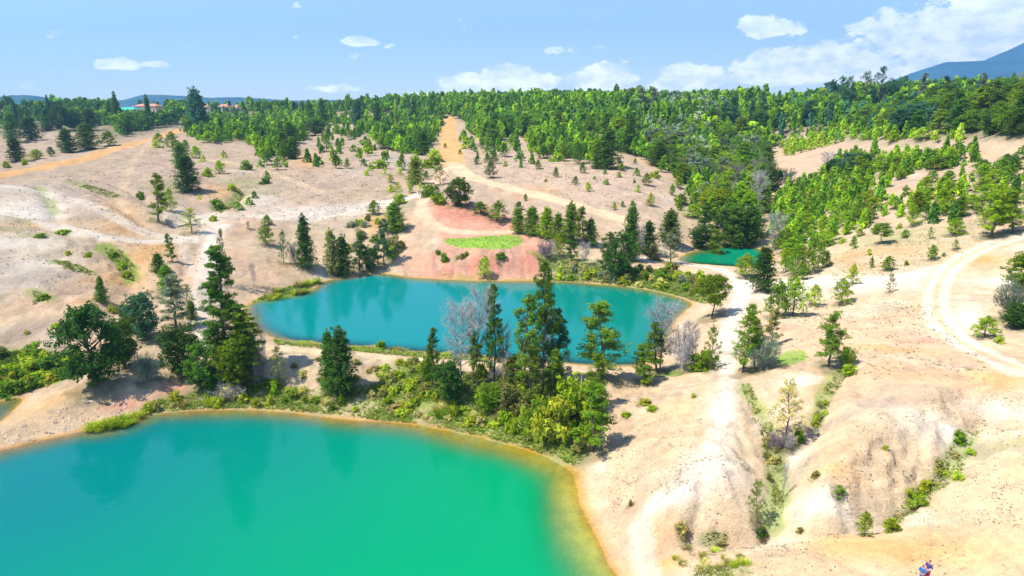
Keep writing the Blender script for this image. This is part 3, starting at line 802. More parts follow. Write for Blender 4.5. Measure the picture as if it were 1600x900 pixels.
def ridge(name, crest, dist, depth, mat, seed, amp):
    c = np.array(crest, float)
    us = np.linspace(c[0, 0], c[-1, 0], 260)
    vs = np.interp(us, c[:, 0], c[:, 1])
    s = np.linspace(-1, 1, 90)
    U, S = np.meshgrid(us, s, indexing='ij'); V = np.repeat(vs[:, None], 90, 1)
    Yd = dist + depth * S
    Xd = (U - 800) / F * dist * CP + (U - 800) / F * (Yd - dist) * .5
    hc = (159 - V) / F * dist * 1.0 + CAMZ
    base = -8.0
    prof = np.clip(1 - np.abs(S) ** 1.25, 0, 1)
    nz_ = ridged(Xd + seed * 911, Yd, amp * 9, 4, seed) - .6
    Z = base + (hc - base) * prof + nz_ * amp * prof * (1 - prof) * 3 + fbm(Xd, Yd, amp * 5, 4, seed) * amp * .22 * prof
    i2 = np.arange(260 * 90).reshape(260, 90)
    qq = np.stack([i2[:-1, :-1], i2[1:, :-1], i2[1:, 1:], i2[:-1, 1:]], -1).reshape(-1, 4)
    me = mesh_np(name, np.stack([Xd.ravel(), Yd.ravel(), Z.ravel()], 1), qq, smooth=True)
    if me.polygons[2000].normal.z < 0: me.flip_normals()
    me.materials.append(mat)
    link(name, me, kind='structure')
MB = hill_material('mountain_forest_hazed', (.02, .095, .17), (.04, .13, .19), .004)  # forest green pushed to blue: distance haze put into the colour
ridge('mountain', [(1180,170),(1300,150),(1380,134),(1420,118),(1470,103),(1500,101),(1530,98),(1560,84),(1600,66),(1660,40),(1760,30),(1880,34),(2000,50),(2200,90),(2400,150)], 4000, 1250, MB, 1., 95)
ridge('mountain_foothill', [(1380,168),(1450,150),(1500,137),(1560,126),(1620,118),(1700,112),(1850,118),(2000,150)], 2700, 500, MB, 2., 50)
HB = hill_material('hill_forest_hazed', (.015, .08, .12), (.05, .12, .14), .008)  # bluish forest, part of the aerial haze painted into the albedo
ridge('far_hills', [(60,166),(150,162),(200,156),(225,150),(262,149),(300,150),(330,153),(380,155),(440,156),(500,157),(560,157),(620,159),(760,164)], 3400, 600, HB, 3., 50)
ridge('near_hills', [(-300,150),(-120,146),(0,151),(20,149),(45,150),(70,154),(110,157),(160,164)], 2400, 450, HB, 4., 40)

# ------------------------------------------------------------------ vegetation builders
def unit(v):
    return v / (np.linalg.norm(v, axis=-1, keepdims=True) + 1e-9)

LEAFK = [1.0]
def leaves(cen, rad, num, size, rg, asp=.42, up=.35, flat=.75, outw=.8):
    """triangular leaf sprays spread through ellipsoidal tufts: returns verts (m,3,3) and a tone per leaf"""
    cen = np.asarray(cen, float); rad = np.asarray(rad, float); num = np.broadcast_to(num, (len(cen),)).astype(int)
    k = np.repeat(np.arange(len(cen)), num); m = len(k)
    d = unit(rg.normal(size=(m, 3)))
    r = rad[k] * (0.35 + 0.65 * rg.random(m) ** .5)
    p = cen[k] + d * r[:, None] * np.array([1, 1, flat])
    nn = unit(d * outw + rg.normal(size=(m, 3)) * .45 + np.array([0, 0, up]))
    t = unit(np.cross(nn, rg.normal(size=(m, 3))))
    b = np.cross(nn, t)
    s = size * LEAFK[0] * (0.6 + 0.8 * rg.random(m))
    s = s[:, None]
    v = np.stack([p - t * s * .5 - b * s * asp * .5, p - t * s * .5 + b * s * asp * .5, p + t * s * .6], 1)
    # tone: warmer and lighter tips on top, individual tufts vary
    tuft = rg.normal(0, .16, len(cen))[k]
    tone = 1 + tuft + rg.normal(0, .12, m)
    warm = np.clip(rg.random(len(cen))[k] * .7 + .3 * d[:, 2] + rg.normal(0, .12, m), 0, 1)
    return v, tone, warm

def prism(a, b, ra, rb, sides=5):
    a = np.asarray(a, float); b = np.asarray(b, float)
    ax = unit(b - a); h = np.array([0, 0, 1.]) if abs(ax[2]) < .9 else np.array([1., 0, 0])
    u = unit(np.cross(ax, h)); w = np.cross(ax, u)
    an = np.arange(sides) * 2 * math.pi / sides
    ring = np.cos(an)[:, None] * u + np.sin(an)[:, None] * w
    co = np.vstack([a + ring * ra, b + ring * rb])
    f = []
    for i in range(sides):
        j = (i + 1) % sides
        f += [(i, j, sides + j), (i, sides + j, sides + i)]
    return co, np.array(f)

class Tri:
    def __init__(s): s.co = []; s.f = []; s.n = 0; s.col = []
    def add(s, co, f, col=None):
        s.co.append(co); s.f.append(f + s.n); s.n += len(co)
        s.col.append(np.tile(col if col is not None else (1, 1, 1), (len(co), 1)) if col is None or np.ndim(col) == 1 else col)
    def limb(s, pts_, r0, r1, sides=5):
        L_ = len(pts_) - 1
        for i in range(L_):
            a = r0 + (r1 - r0) * i / L_; b = r0 + (r1 - r0) * (i + 1) / L_
            s.add(*prism(pts_[i], pts_[i + 1], a, b, sides))
    def leaf(s, v, tone, warm):
        m = len(v)
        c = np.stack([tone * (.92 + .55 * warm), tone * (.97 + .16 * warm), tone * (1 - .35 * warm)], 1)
        s.add(v.reshape(-1, 3), np.arange(m * 3).reshape(m, 3), np.repeat(c, 3, 0))
    def mesh(s, name, mat=None, smooth=False):
        me = mesh_np(name, np.vstack(s.co), np.vstack(s.f), smooth=smooth)
        set_color(me, np.vstack(s.col), 'Tint')
        if mat: me.materials.append(mat)
        return me

def arr(s):
    return np.vstack(s.co), np.vstack(s.f), np.vstack(s.col)

def make_tree(kind, seed, lod=1.0):
    """unit-free tree: real size in metres as returned; (trunk Tri, crown Tri, height, width)"""
    rg = np.random.default_rng(seed)
    T_, C_ = Tri(), Tri()
    cen, rad, num = [], [], []
    def wig(h, lean, k=6, amp=.12):
        p = [np.array([0, 0, 0.])]
        off = np.zeros(2)
        for i in range(1, k + 1):
            off = off + rg.normal(0, amp, 2) + np.array(lean) / k
            p.append(np.array([off[0], off[1], h * i / k]))
        return p
    def at(p, t):
        x = t * (len(p) - 1); i = min(int(x), len(p) - 2); return p[i] + (p[i + 1] - p[i]) * (x - i)
    if kind in ('open', 'tall', 'umbrella'):
        H_, Wd = dict(open=(13, 5.2), tall=(20, 5.0), umbrella=(8, 7.))[kind]
        stem = wig(H_ * .97, rg.normal(0, .3, 2), 7, .16)
        T_.limb(stem, .2 * H_ / 13, .03, 7)
        t0_ = dict(open=.14, tall=.06, umbrella=.38)[kind]
        nb = int(dict(open=46, tall=84, umbrella=40)[kind])
        for i in range(nb):
            t = t0_ + (1 - t0_) * ((i + rg.random()) / nb) ** .9
            a = rg.random() * 6.283 + i * 2.4
            q = (t - t0_) / (1 - t0_)
            if kind == 'umbrella': L_ = Wd / 2 * (1 - q ** 2 * .75) * (.55 + .45 * rg.random()) * min(1, .5 + q * 2)
            elif kind == 'tall': L_ = Wd / 2 * (math.sin(math.pi * min(1, .22 + q * .76)) ** .6) * (.45 + .55 * rg.random())
            else: L_ = Wd / 2 * (1 - q) ** .62 * (.4 + .65 * rg.random()) * min(1, .62 + q * 2) + .25
            base = at(stem, t)
            d = np.array([math.cos(a), math.sin(a), rg.uniform(.05, .5)])
            mid = base + d * L_ * .55; tip = base + d * L_ + np.array([0, 0, L_ * .14])
            T_.limb([base, mid, tip], .06 * H_ / 13, .015, 3)
            nt = 3 + int(L_ * 1.8)
            for j in range(nt):
                f = 1 - (j / nt) * .68
                c = base + d * L_ * f + rg.normal(0, .22, 3)
                cen.append(c); rad.append(rg.uniform(.30, .56) * (.8 + .4 * (1 - q)))
                num.append(int((36 if kind == 'tall' else 24) * lod))
        cen.append(at(stem, 1.0)); rad.append(.5); num.append(int(30 * lod))
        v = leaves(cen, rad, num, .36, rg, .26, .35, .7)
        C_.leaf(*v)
    elif kind in ('dense', 'cypress'):
        H_, Wd = (10.5, 4.4) if kind == 'dense' else (10.5, 3.9)
        stem = wig(H_ * .97, (0, 0), 6, .05); T_.limb(stem, .17, .03, 7)
        nb = 120
        for i in range(nb):
            t = .05 + .93 * (i / nb) ** .95
            a = i * 2.39996 + rg.normal(0, .3)
            q = t
            pr = (1 - q) ** .8 if kind == 'cypress' else (1 - q) ** .62 * min(1, .6 + 2 * q)
            L_ = Wd / 2 * pr * rg.uniform(.68, 1.12) + .12
            base = at(stem, t * .98)
            d = np.array([math.cos(a), math.sin(a), rg.uniform(.0, .4)])
            if i % 2 == 0: T_.limb([base, base + d * L_ * .9], .04, .012, 3)
            for f in (.92, .6, .3):
                if f * L_ < .25 and f < .9: continue
                cen.append(base + d * L_ * f + rg.normal(0, .12, 3)); rad.append(rg.uniform(.34, .56) * (.7 + .5 * (1 - q))); num.append(int(15 * lod))
        cen.append(at(stem, 1)); rad.append(.25); num.append(20)
        v = leaves(cen, rad, num, .36, rg, .34, .45, .8)
        C_.leaf(*v)
    elif kind == 'round':
        H_, Wd = 11., 8.6
        stem = wig(H_ * .8, rg.normal(0, .3, 2), 5, .25); T_.limb(stem, .26, .06, 7)
        for i in range(60):
            d = unit(rg.normal(size=3)); 
            cc = np.array([0, 0, H_ * .50]) + d * np.array([Wd / 2 - .9, Wd / 2 - .9, H_ * .44]) * rg.uniform(.6, 1.)
            b0 = at(stem, min(.95, max(.2, cc[2] / H_ * .9)))
            T_.limb([b0, (b0 + cc) / 2 + np.array([0, 0, .25]), cc], .075, .02, 4)
            for _ in range(6):
                cen.append(cc + rg.normal(0, .62, 3) * np.array([1, 1, .7])); rad.append(rg.uniform(.38, .75)); num.append(int(24 * lod))
        v = leaves(cen, rad, num, .36, rg, .5, .35, .75); C_.leaf(*v)
    elif kind == 'young':
        H_, Wd = 3.2, 2.2
        stem = wig(H_ * .97, (0, 0), 4, .05); T_.limb(stem, .06, .012, 5)
        nb = 34
        for i in range(nb):
            t = .08 + .88 * (i / nb); a = i * 2.39996 + rg.normal(0, .4)
            L_ = Wd / 2 * (1 - t) ** .7 * rg.uniform(.65, 1.15) * min(1, .7 + t * 1.5) + .08
            base = at(stem, t * .95)
            d = np.array([math.cos(a), math.sin(a), rg.uniform(.35, .8)])
            if i % 2: T_.limb([base, base + d * L_], .022, .008, 3)
            for f in (1., .6):
                cen.append(base + d * L_ * f + rg.normal(0, .05, 3)); rad.append(rg.uniform(.16, .30)); num.append(int(17 * lod))
        cen.append(at(stem, 1)); rad.append(.16); num.append(24)
        v = leaves(cen, rad, num, .22, rg, .32, .45, 1.); C_.leaf(*v)
    elif kind == 'sparse':
        H_, Wd = 6.5, 3.8
        stem = wig(H_ * .97, rg.normal(0, .2, 2), 5, .1); T_.limb(stem, .09, .02, 6)
        nb = 34
        for i in range(nb):
            t = .12 + .86 * (i / nb); a = i * 2.39996 + rg.normal(0, .4)
            L_ = Wd / 2 * (1 - t) ** .6 * rg.uniform(.5, 1.1) + .1
            base = at(stem, t); d = np.array([math.cos(a), math.sin(a), rg.uniform(.3, .8)])
            T_.limb([base, base + d * L_], .03, .012, 3)
            for f in ((1., .55) if i % 3 else (1.,)):
                cen.append(base + d * L_ * f); rad.append(rg.uniform(.2, .34)); num.append(int(24 * lod))
        v = leaves(cen, rad, num, .26, rg, .26, .4, 1.); C_.leaf(*v)
    elif kind == 'bush':
        H_, Wd = 1.8, 2.8
        T_.limb([np.zeros(3), np.array([.05, .05, H_ * .6])], .06, .02, 5)
        for i in range(24):
            d = unit(rg.normal(size=3)); d[2] = abs(d[2])
            c = d * np.array([Wd / 2 - .3, Wd / 2 - .3, H_ - .4]) * rg.uniform(.4, 1.) + np.array([0, 0, .1])
            T_.limb([np.array([0, 0, .1]), c * .8], .025, .01, 3)
            for _ in range(3):
                cen.append(c + rg.normal(0, .14, 3)); rad.append(rg.uniform(.2, .36)); num.append(int(15 * lod))
        v = leaves(cen, rad, num, .2, rg, .5, .4, .85); C_.leaf(*v)
    elif kind == 'reed':
        H_, Wd = 1.6, 2.4
        T_.limb([np.zeros(3), np.array([.0, .0, .3])], .12, .05, 5)
        m = int(520 * lod)
        an = rg.random(m) * 6.283; rr_ = rg.random(m) ** .6 * .45
        b0 = np.stack([np.cos(an) * rr_, np.sin(an) * rr_, np.zeros(m)], 1)
        ln = rg.uniform(.5, 1.5, m); sp_ = rg.uniform(.15, .85, m)
        tip = b0 + np.stack([np.cos(an) * ln * sp_, np.sin(an) * ln * sp_, ln * (1.1 - .5 * sp_)], 1)
        side = np.stack([-np.sin(an), np.cos(an), np.zeros(m)], 1) * .05
        mid = (b0 + tip) / 2 + np.array([0, 0, .18]) * ln[:, None]
        v = np.vstack([np.stack([b0 - side, b0 + side, mid], 1), np.stack([mid - side * .7, mid + side * .7, tip], 1)])
        C_.leaf(v, 1 + rg.normal(0, .15, len(v)), np.clip(rg.random(len(v)), 0, 1))
    elif kind in ('bare', 'greybush'):
        H_, Wd = (13., 5.4) if kind == 'bare' else (4.2, 4.6)
        if kind == 'bare':
            stem = wig(H_ * .95, rg.normal(0, .4, 2), 7, .18); T_.limb(stem, .17, .02, 6)
            starts = [(at(stem, t), t) for t in np.linspace(.22, .97, 46)]
        else:
            starts = [(np.array([0, 0, .1]), .1) for _ in range(20)]
        lf = []
        for i, (b0, t) in enumerate(starts):
            a = i * 2.39996 + rg.normal(0, .4)
            if kind == 'bare': L_ = Wd / 2 * rg.uniform(.55, 1.1) * math.sin(math.pi * min(.96, .25 + (1 - t) * .8)) + .3; upv = rg.uniform(.6, 1.5)
            else: L_ = Wd / 2 * rg.uniform(.7, 1.1); upv = rg.uniform(.3, 2.4)
            d = unit(np.array([math.cos(a), math.sin(a), upv])); L_ *= 1.25
            p1 = b0 + d * L_ * .5; p2 = b0 + d * L_ + np.array([0, 0, .15 * L_])
            T_.limb([b0, p1, p2], .045, .018, 3)
            for j in range(18):
                s0 = b0 + d * L_ * rg.uniform(.25, 1.)
                dd = unit(d + rg.normal(0, .55, 3)); l2 = rg.uniform(.4, 1.1) * (L_ / 2.2)
                e = s0 + dd * l2
                C_.add(*prism(s0, e, .022, .009, 3))
                for _ in range(3):
                    s1 = s0 + dd * l2 * rg.uniform(.3, 1.); C_.add(*prism(s1, s1 + unit(dd + rg.normal(0, .6, 3)) * l2 * .5, .014, .007, 3))
                lf.append(e)
        if kind == 'greybush':
            v, to, wa = leaves(lf, [.3] * len(lf), 5, .16, rg, .35, .3, 1.); C_.leaf(v, to, wa * .3)
    return T_, C_, H_, Wd

# ------------------------------------------------------------------ vegetation materials
def leaf_material(name, rgb, trans=.42):
    m, N, Lk = new_mat(name)
    rgb = tuple(min(.9, c_ * 1.7) for c_ in rgb) if max(rgb) < .9 else rgb
    out = N.new('ShaderNodeOutputMaterial')
    at = nd(N, 'ShaderNodeAttribute', attribute_name='Tint')
    oi = N.new('ShaderNodeObjectInfo')
    mx = nd(N, 'ShaderNodeMix', data_type='RGBA', blend_type='MULTIPLY'); mx.inputs[0].default_value = 1
    mx.inputs[6].default_value = (*rgb, 1); Lk.new(at.outputs['Color'], mx.inputs[7])
    hs_ = N.new('ShaderNodeHueSaturation')
    Lk.new(mx.outputs[2], hs_.inputs['Color'])
    Lk.new(mth(N, Lk, 'MULTIPLY_ADD', oi.outputs['Random'], .03, .485), hs_.inputs['Hue'])
    Lk.new(mth(N, Lk, 'MULTIPLY_ADD', oi.outputs['Random'], .45, .78), hs_.inputs['Value'])
    d = N.new('ShaderNodeBsdfDiffuse'); t = N.new('ShaderNodeBsdfTranslucent')
    Lk.new(hs_.outputs[0], d.inputs['Color']); Lk.new(hs_.outputs[0], t.inputs['Color'])
    ms = N.new('ShaderNodeMixShader'); ms.inputs[0].default_value = trans
    Lk.new(d.outputs[0], ms.inputs[1]); Lk.new(t.outputs[0], ms.inputs[2]); Lk.new(ms.outputs[0], out.inputs[0])
    return m
def bark_material(name, c1, c2):
    m, N, Lk = new_mat(name)
    out = N.new('ShaderNodeOutputMaterial'); bs = N.new('ShaderNodeBsdfDiffuse'); tcn = N.new('ShaderNodeTexCoord')
    n = N.new('ShaderNodeTexNoise'); n.inputs['Scale'].default_value = 4; n.inputs['Detail'].default_value = 4
    Lk.new(tcn.outputs['Object'], n.inputs['Vector'])
    mx = nd(N, 'ShaderNodeMix', data_type='RGBA'); Lk.new(n.outputs[0], mx.inputs[0])
    mx.inputs[6].default_value = (*c1, 1); mx.inputs[7].default_value = (*c2, 1)
    Lk.new(mx.outputs[2], bs.inputs['Color']); Lk.new(bs.outputs[0], out.inputs[0]); return m

TONES = {
 'dark': ('dark green', (.062, .130, .018)), 'deep': ('very dark green', (.036, .088, .017)), 'mid': ('mid green', (.098, .180, .014)),
 'bright': ('bright green', (.165, .26, .012)), 'lime': ('yellow-green', (.24, .31, .03)), 'golden': ('golden-tipped green', (.10, .17, .022)),
 'olive': ('dull olive', (.17, .19, .06)), 'blue': ('blue-green', (.045, .12, .065)), 'grey': ('grey-green', (.15, .20, .13)),
 'straw': ('straw-coloured', (.30, .30, .12)), 'twig': ('grey', (.30, .27, .24)), 'mauve': ('purplish grey', (.17, .13, .14)), 'silver': ('silvery grey', (.27, .25, .235)),
}
LEAFM = {k: leaf_material('foliage_' + k, v[1], .12 if k in ('twig', 'mauve', 'silver') else .42) for k, v in TONES.items()}
BARK = bark_material('bark', (.10, .075, .055), (.22, .17, .13))
PALEBARK = bark_material('pale_bark', (.24, .21, .19), (.38, .34, .31))

NAMES = {'open': 'pine_tree', 'tall': 'tall_tree', 'umbrella': 'spreading_tree', 'dense': 'conifer_tree', 'cypress': 'cypress_tree', 'round': 'broadleaf_tree',
         'young': 'young_pine', 'sparse': 'thin_pine', 'bush': 'shrub', 'reed': 'grass_clump', 'bare': 'bare_tree', 'greybush': 'leafless_bush'}
CATS = {'open': 'pine tree', 'tall': 'tree', 'umbrella': 'tree', 'dense': 'conifer', 'cypress': 'conifer', 'round': 'tree', 'young': 'young pine', 'sparse': 'pine tree',
        'bush': 'shrub', 'reed': 'grass clump', 'bare': 'bare tree', 'greybush': 'bush'}
NVAR = {'open': 4, 'tall': 2, 'umbrella': 3, 'dense': 3, 'cypress': 2, 'round': 3, 'young': 4, 'sparse': 3, 'bush': 4, 'reed': 3, 'bare': 3, 'greybush': 2}
LIB = {}
def lib(kind, var, small=False):
    key = (kind, var, small)
    if key not in LIB:
        LEAFK[0] = 1.75 if small else 1.12
        T_, C_, h, w = make_tree(kind, 100 + 37 * var + 1000 * list(NAMES).index(kind), .5 if small else 1.0)
        bark = PALEBARK if kind in ('bare', 'greybush') else BARK
        if small:      # one mesh: too small in the picture to show parts
            a, b = arr(T_), arr(C_)
            k = len(a[0])
            me = mesh_np(NAMES[kind], np.vstack([a[0], b[0]]), np.vstack([a[1], b[1] + k]))
            set_color(me, np.vstack([a[2], b[2]]), 'Tint')
            me.materials.append(LEAFM['mid']); me.materials.append(bark)
            mi = np.zeros(len(a[1]) + len(b[1]), np.int32); mi[:len(a[1])] = 1
            me.polygons.foreach_set('material_index', mi)
            hh = np.vstack([a[0], b[0]])
            LIB[key] = (me, None, hh[:, 2].max(), np.percentile(np.hypot(hh[:, 0], hh[:, 1]), 92) * 2)
        else:
            tm = T_.mesh('trunk', bark, True); cm = C_.mesh('crown', LEAFM['mid'])
            hh = np.vstack(C_.co)
            LIB[key] = (cm, tm, hh[:, 2].max(), np.percentile(np.hypot(hh[:, 0], hh[:, 1]), 92) * 2)
    return LIB[key]

CROWN_NAME = {'reed': 'blades', 'bare': 'branches', 'greybush': 'twigs', 'bush': 'foliage'}
TREES = []      # every tree and shrub placed: dicts
def place(u, vb, hpx, wpx, kind, tone, label=None, seed=None, xy=None):
    if xy is None:
        p = ground(u, vb)[0]
    else:
        p = xy
    z = float(height(p[0], p[1]))
    dep = p[1] * CP + (CAMZ - z) * SP
    TREES.append(dict(x=p[0], y=p[1], z=z, u=u, v=vb, h=hpx * dep / F / .955, w=wpx * dep / F, hpx=hpx, kind=kind, tone=tone, label=label))

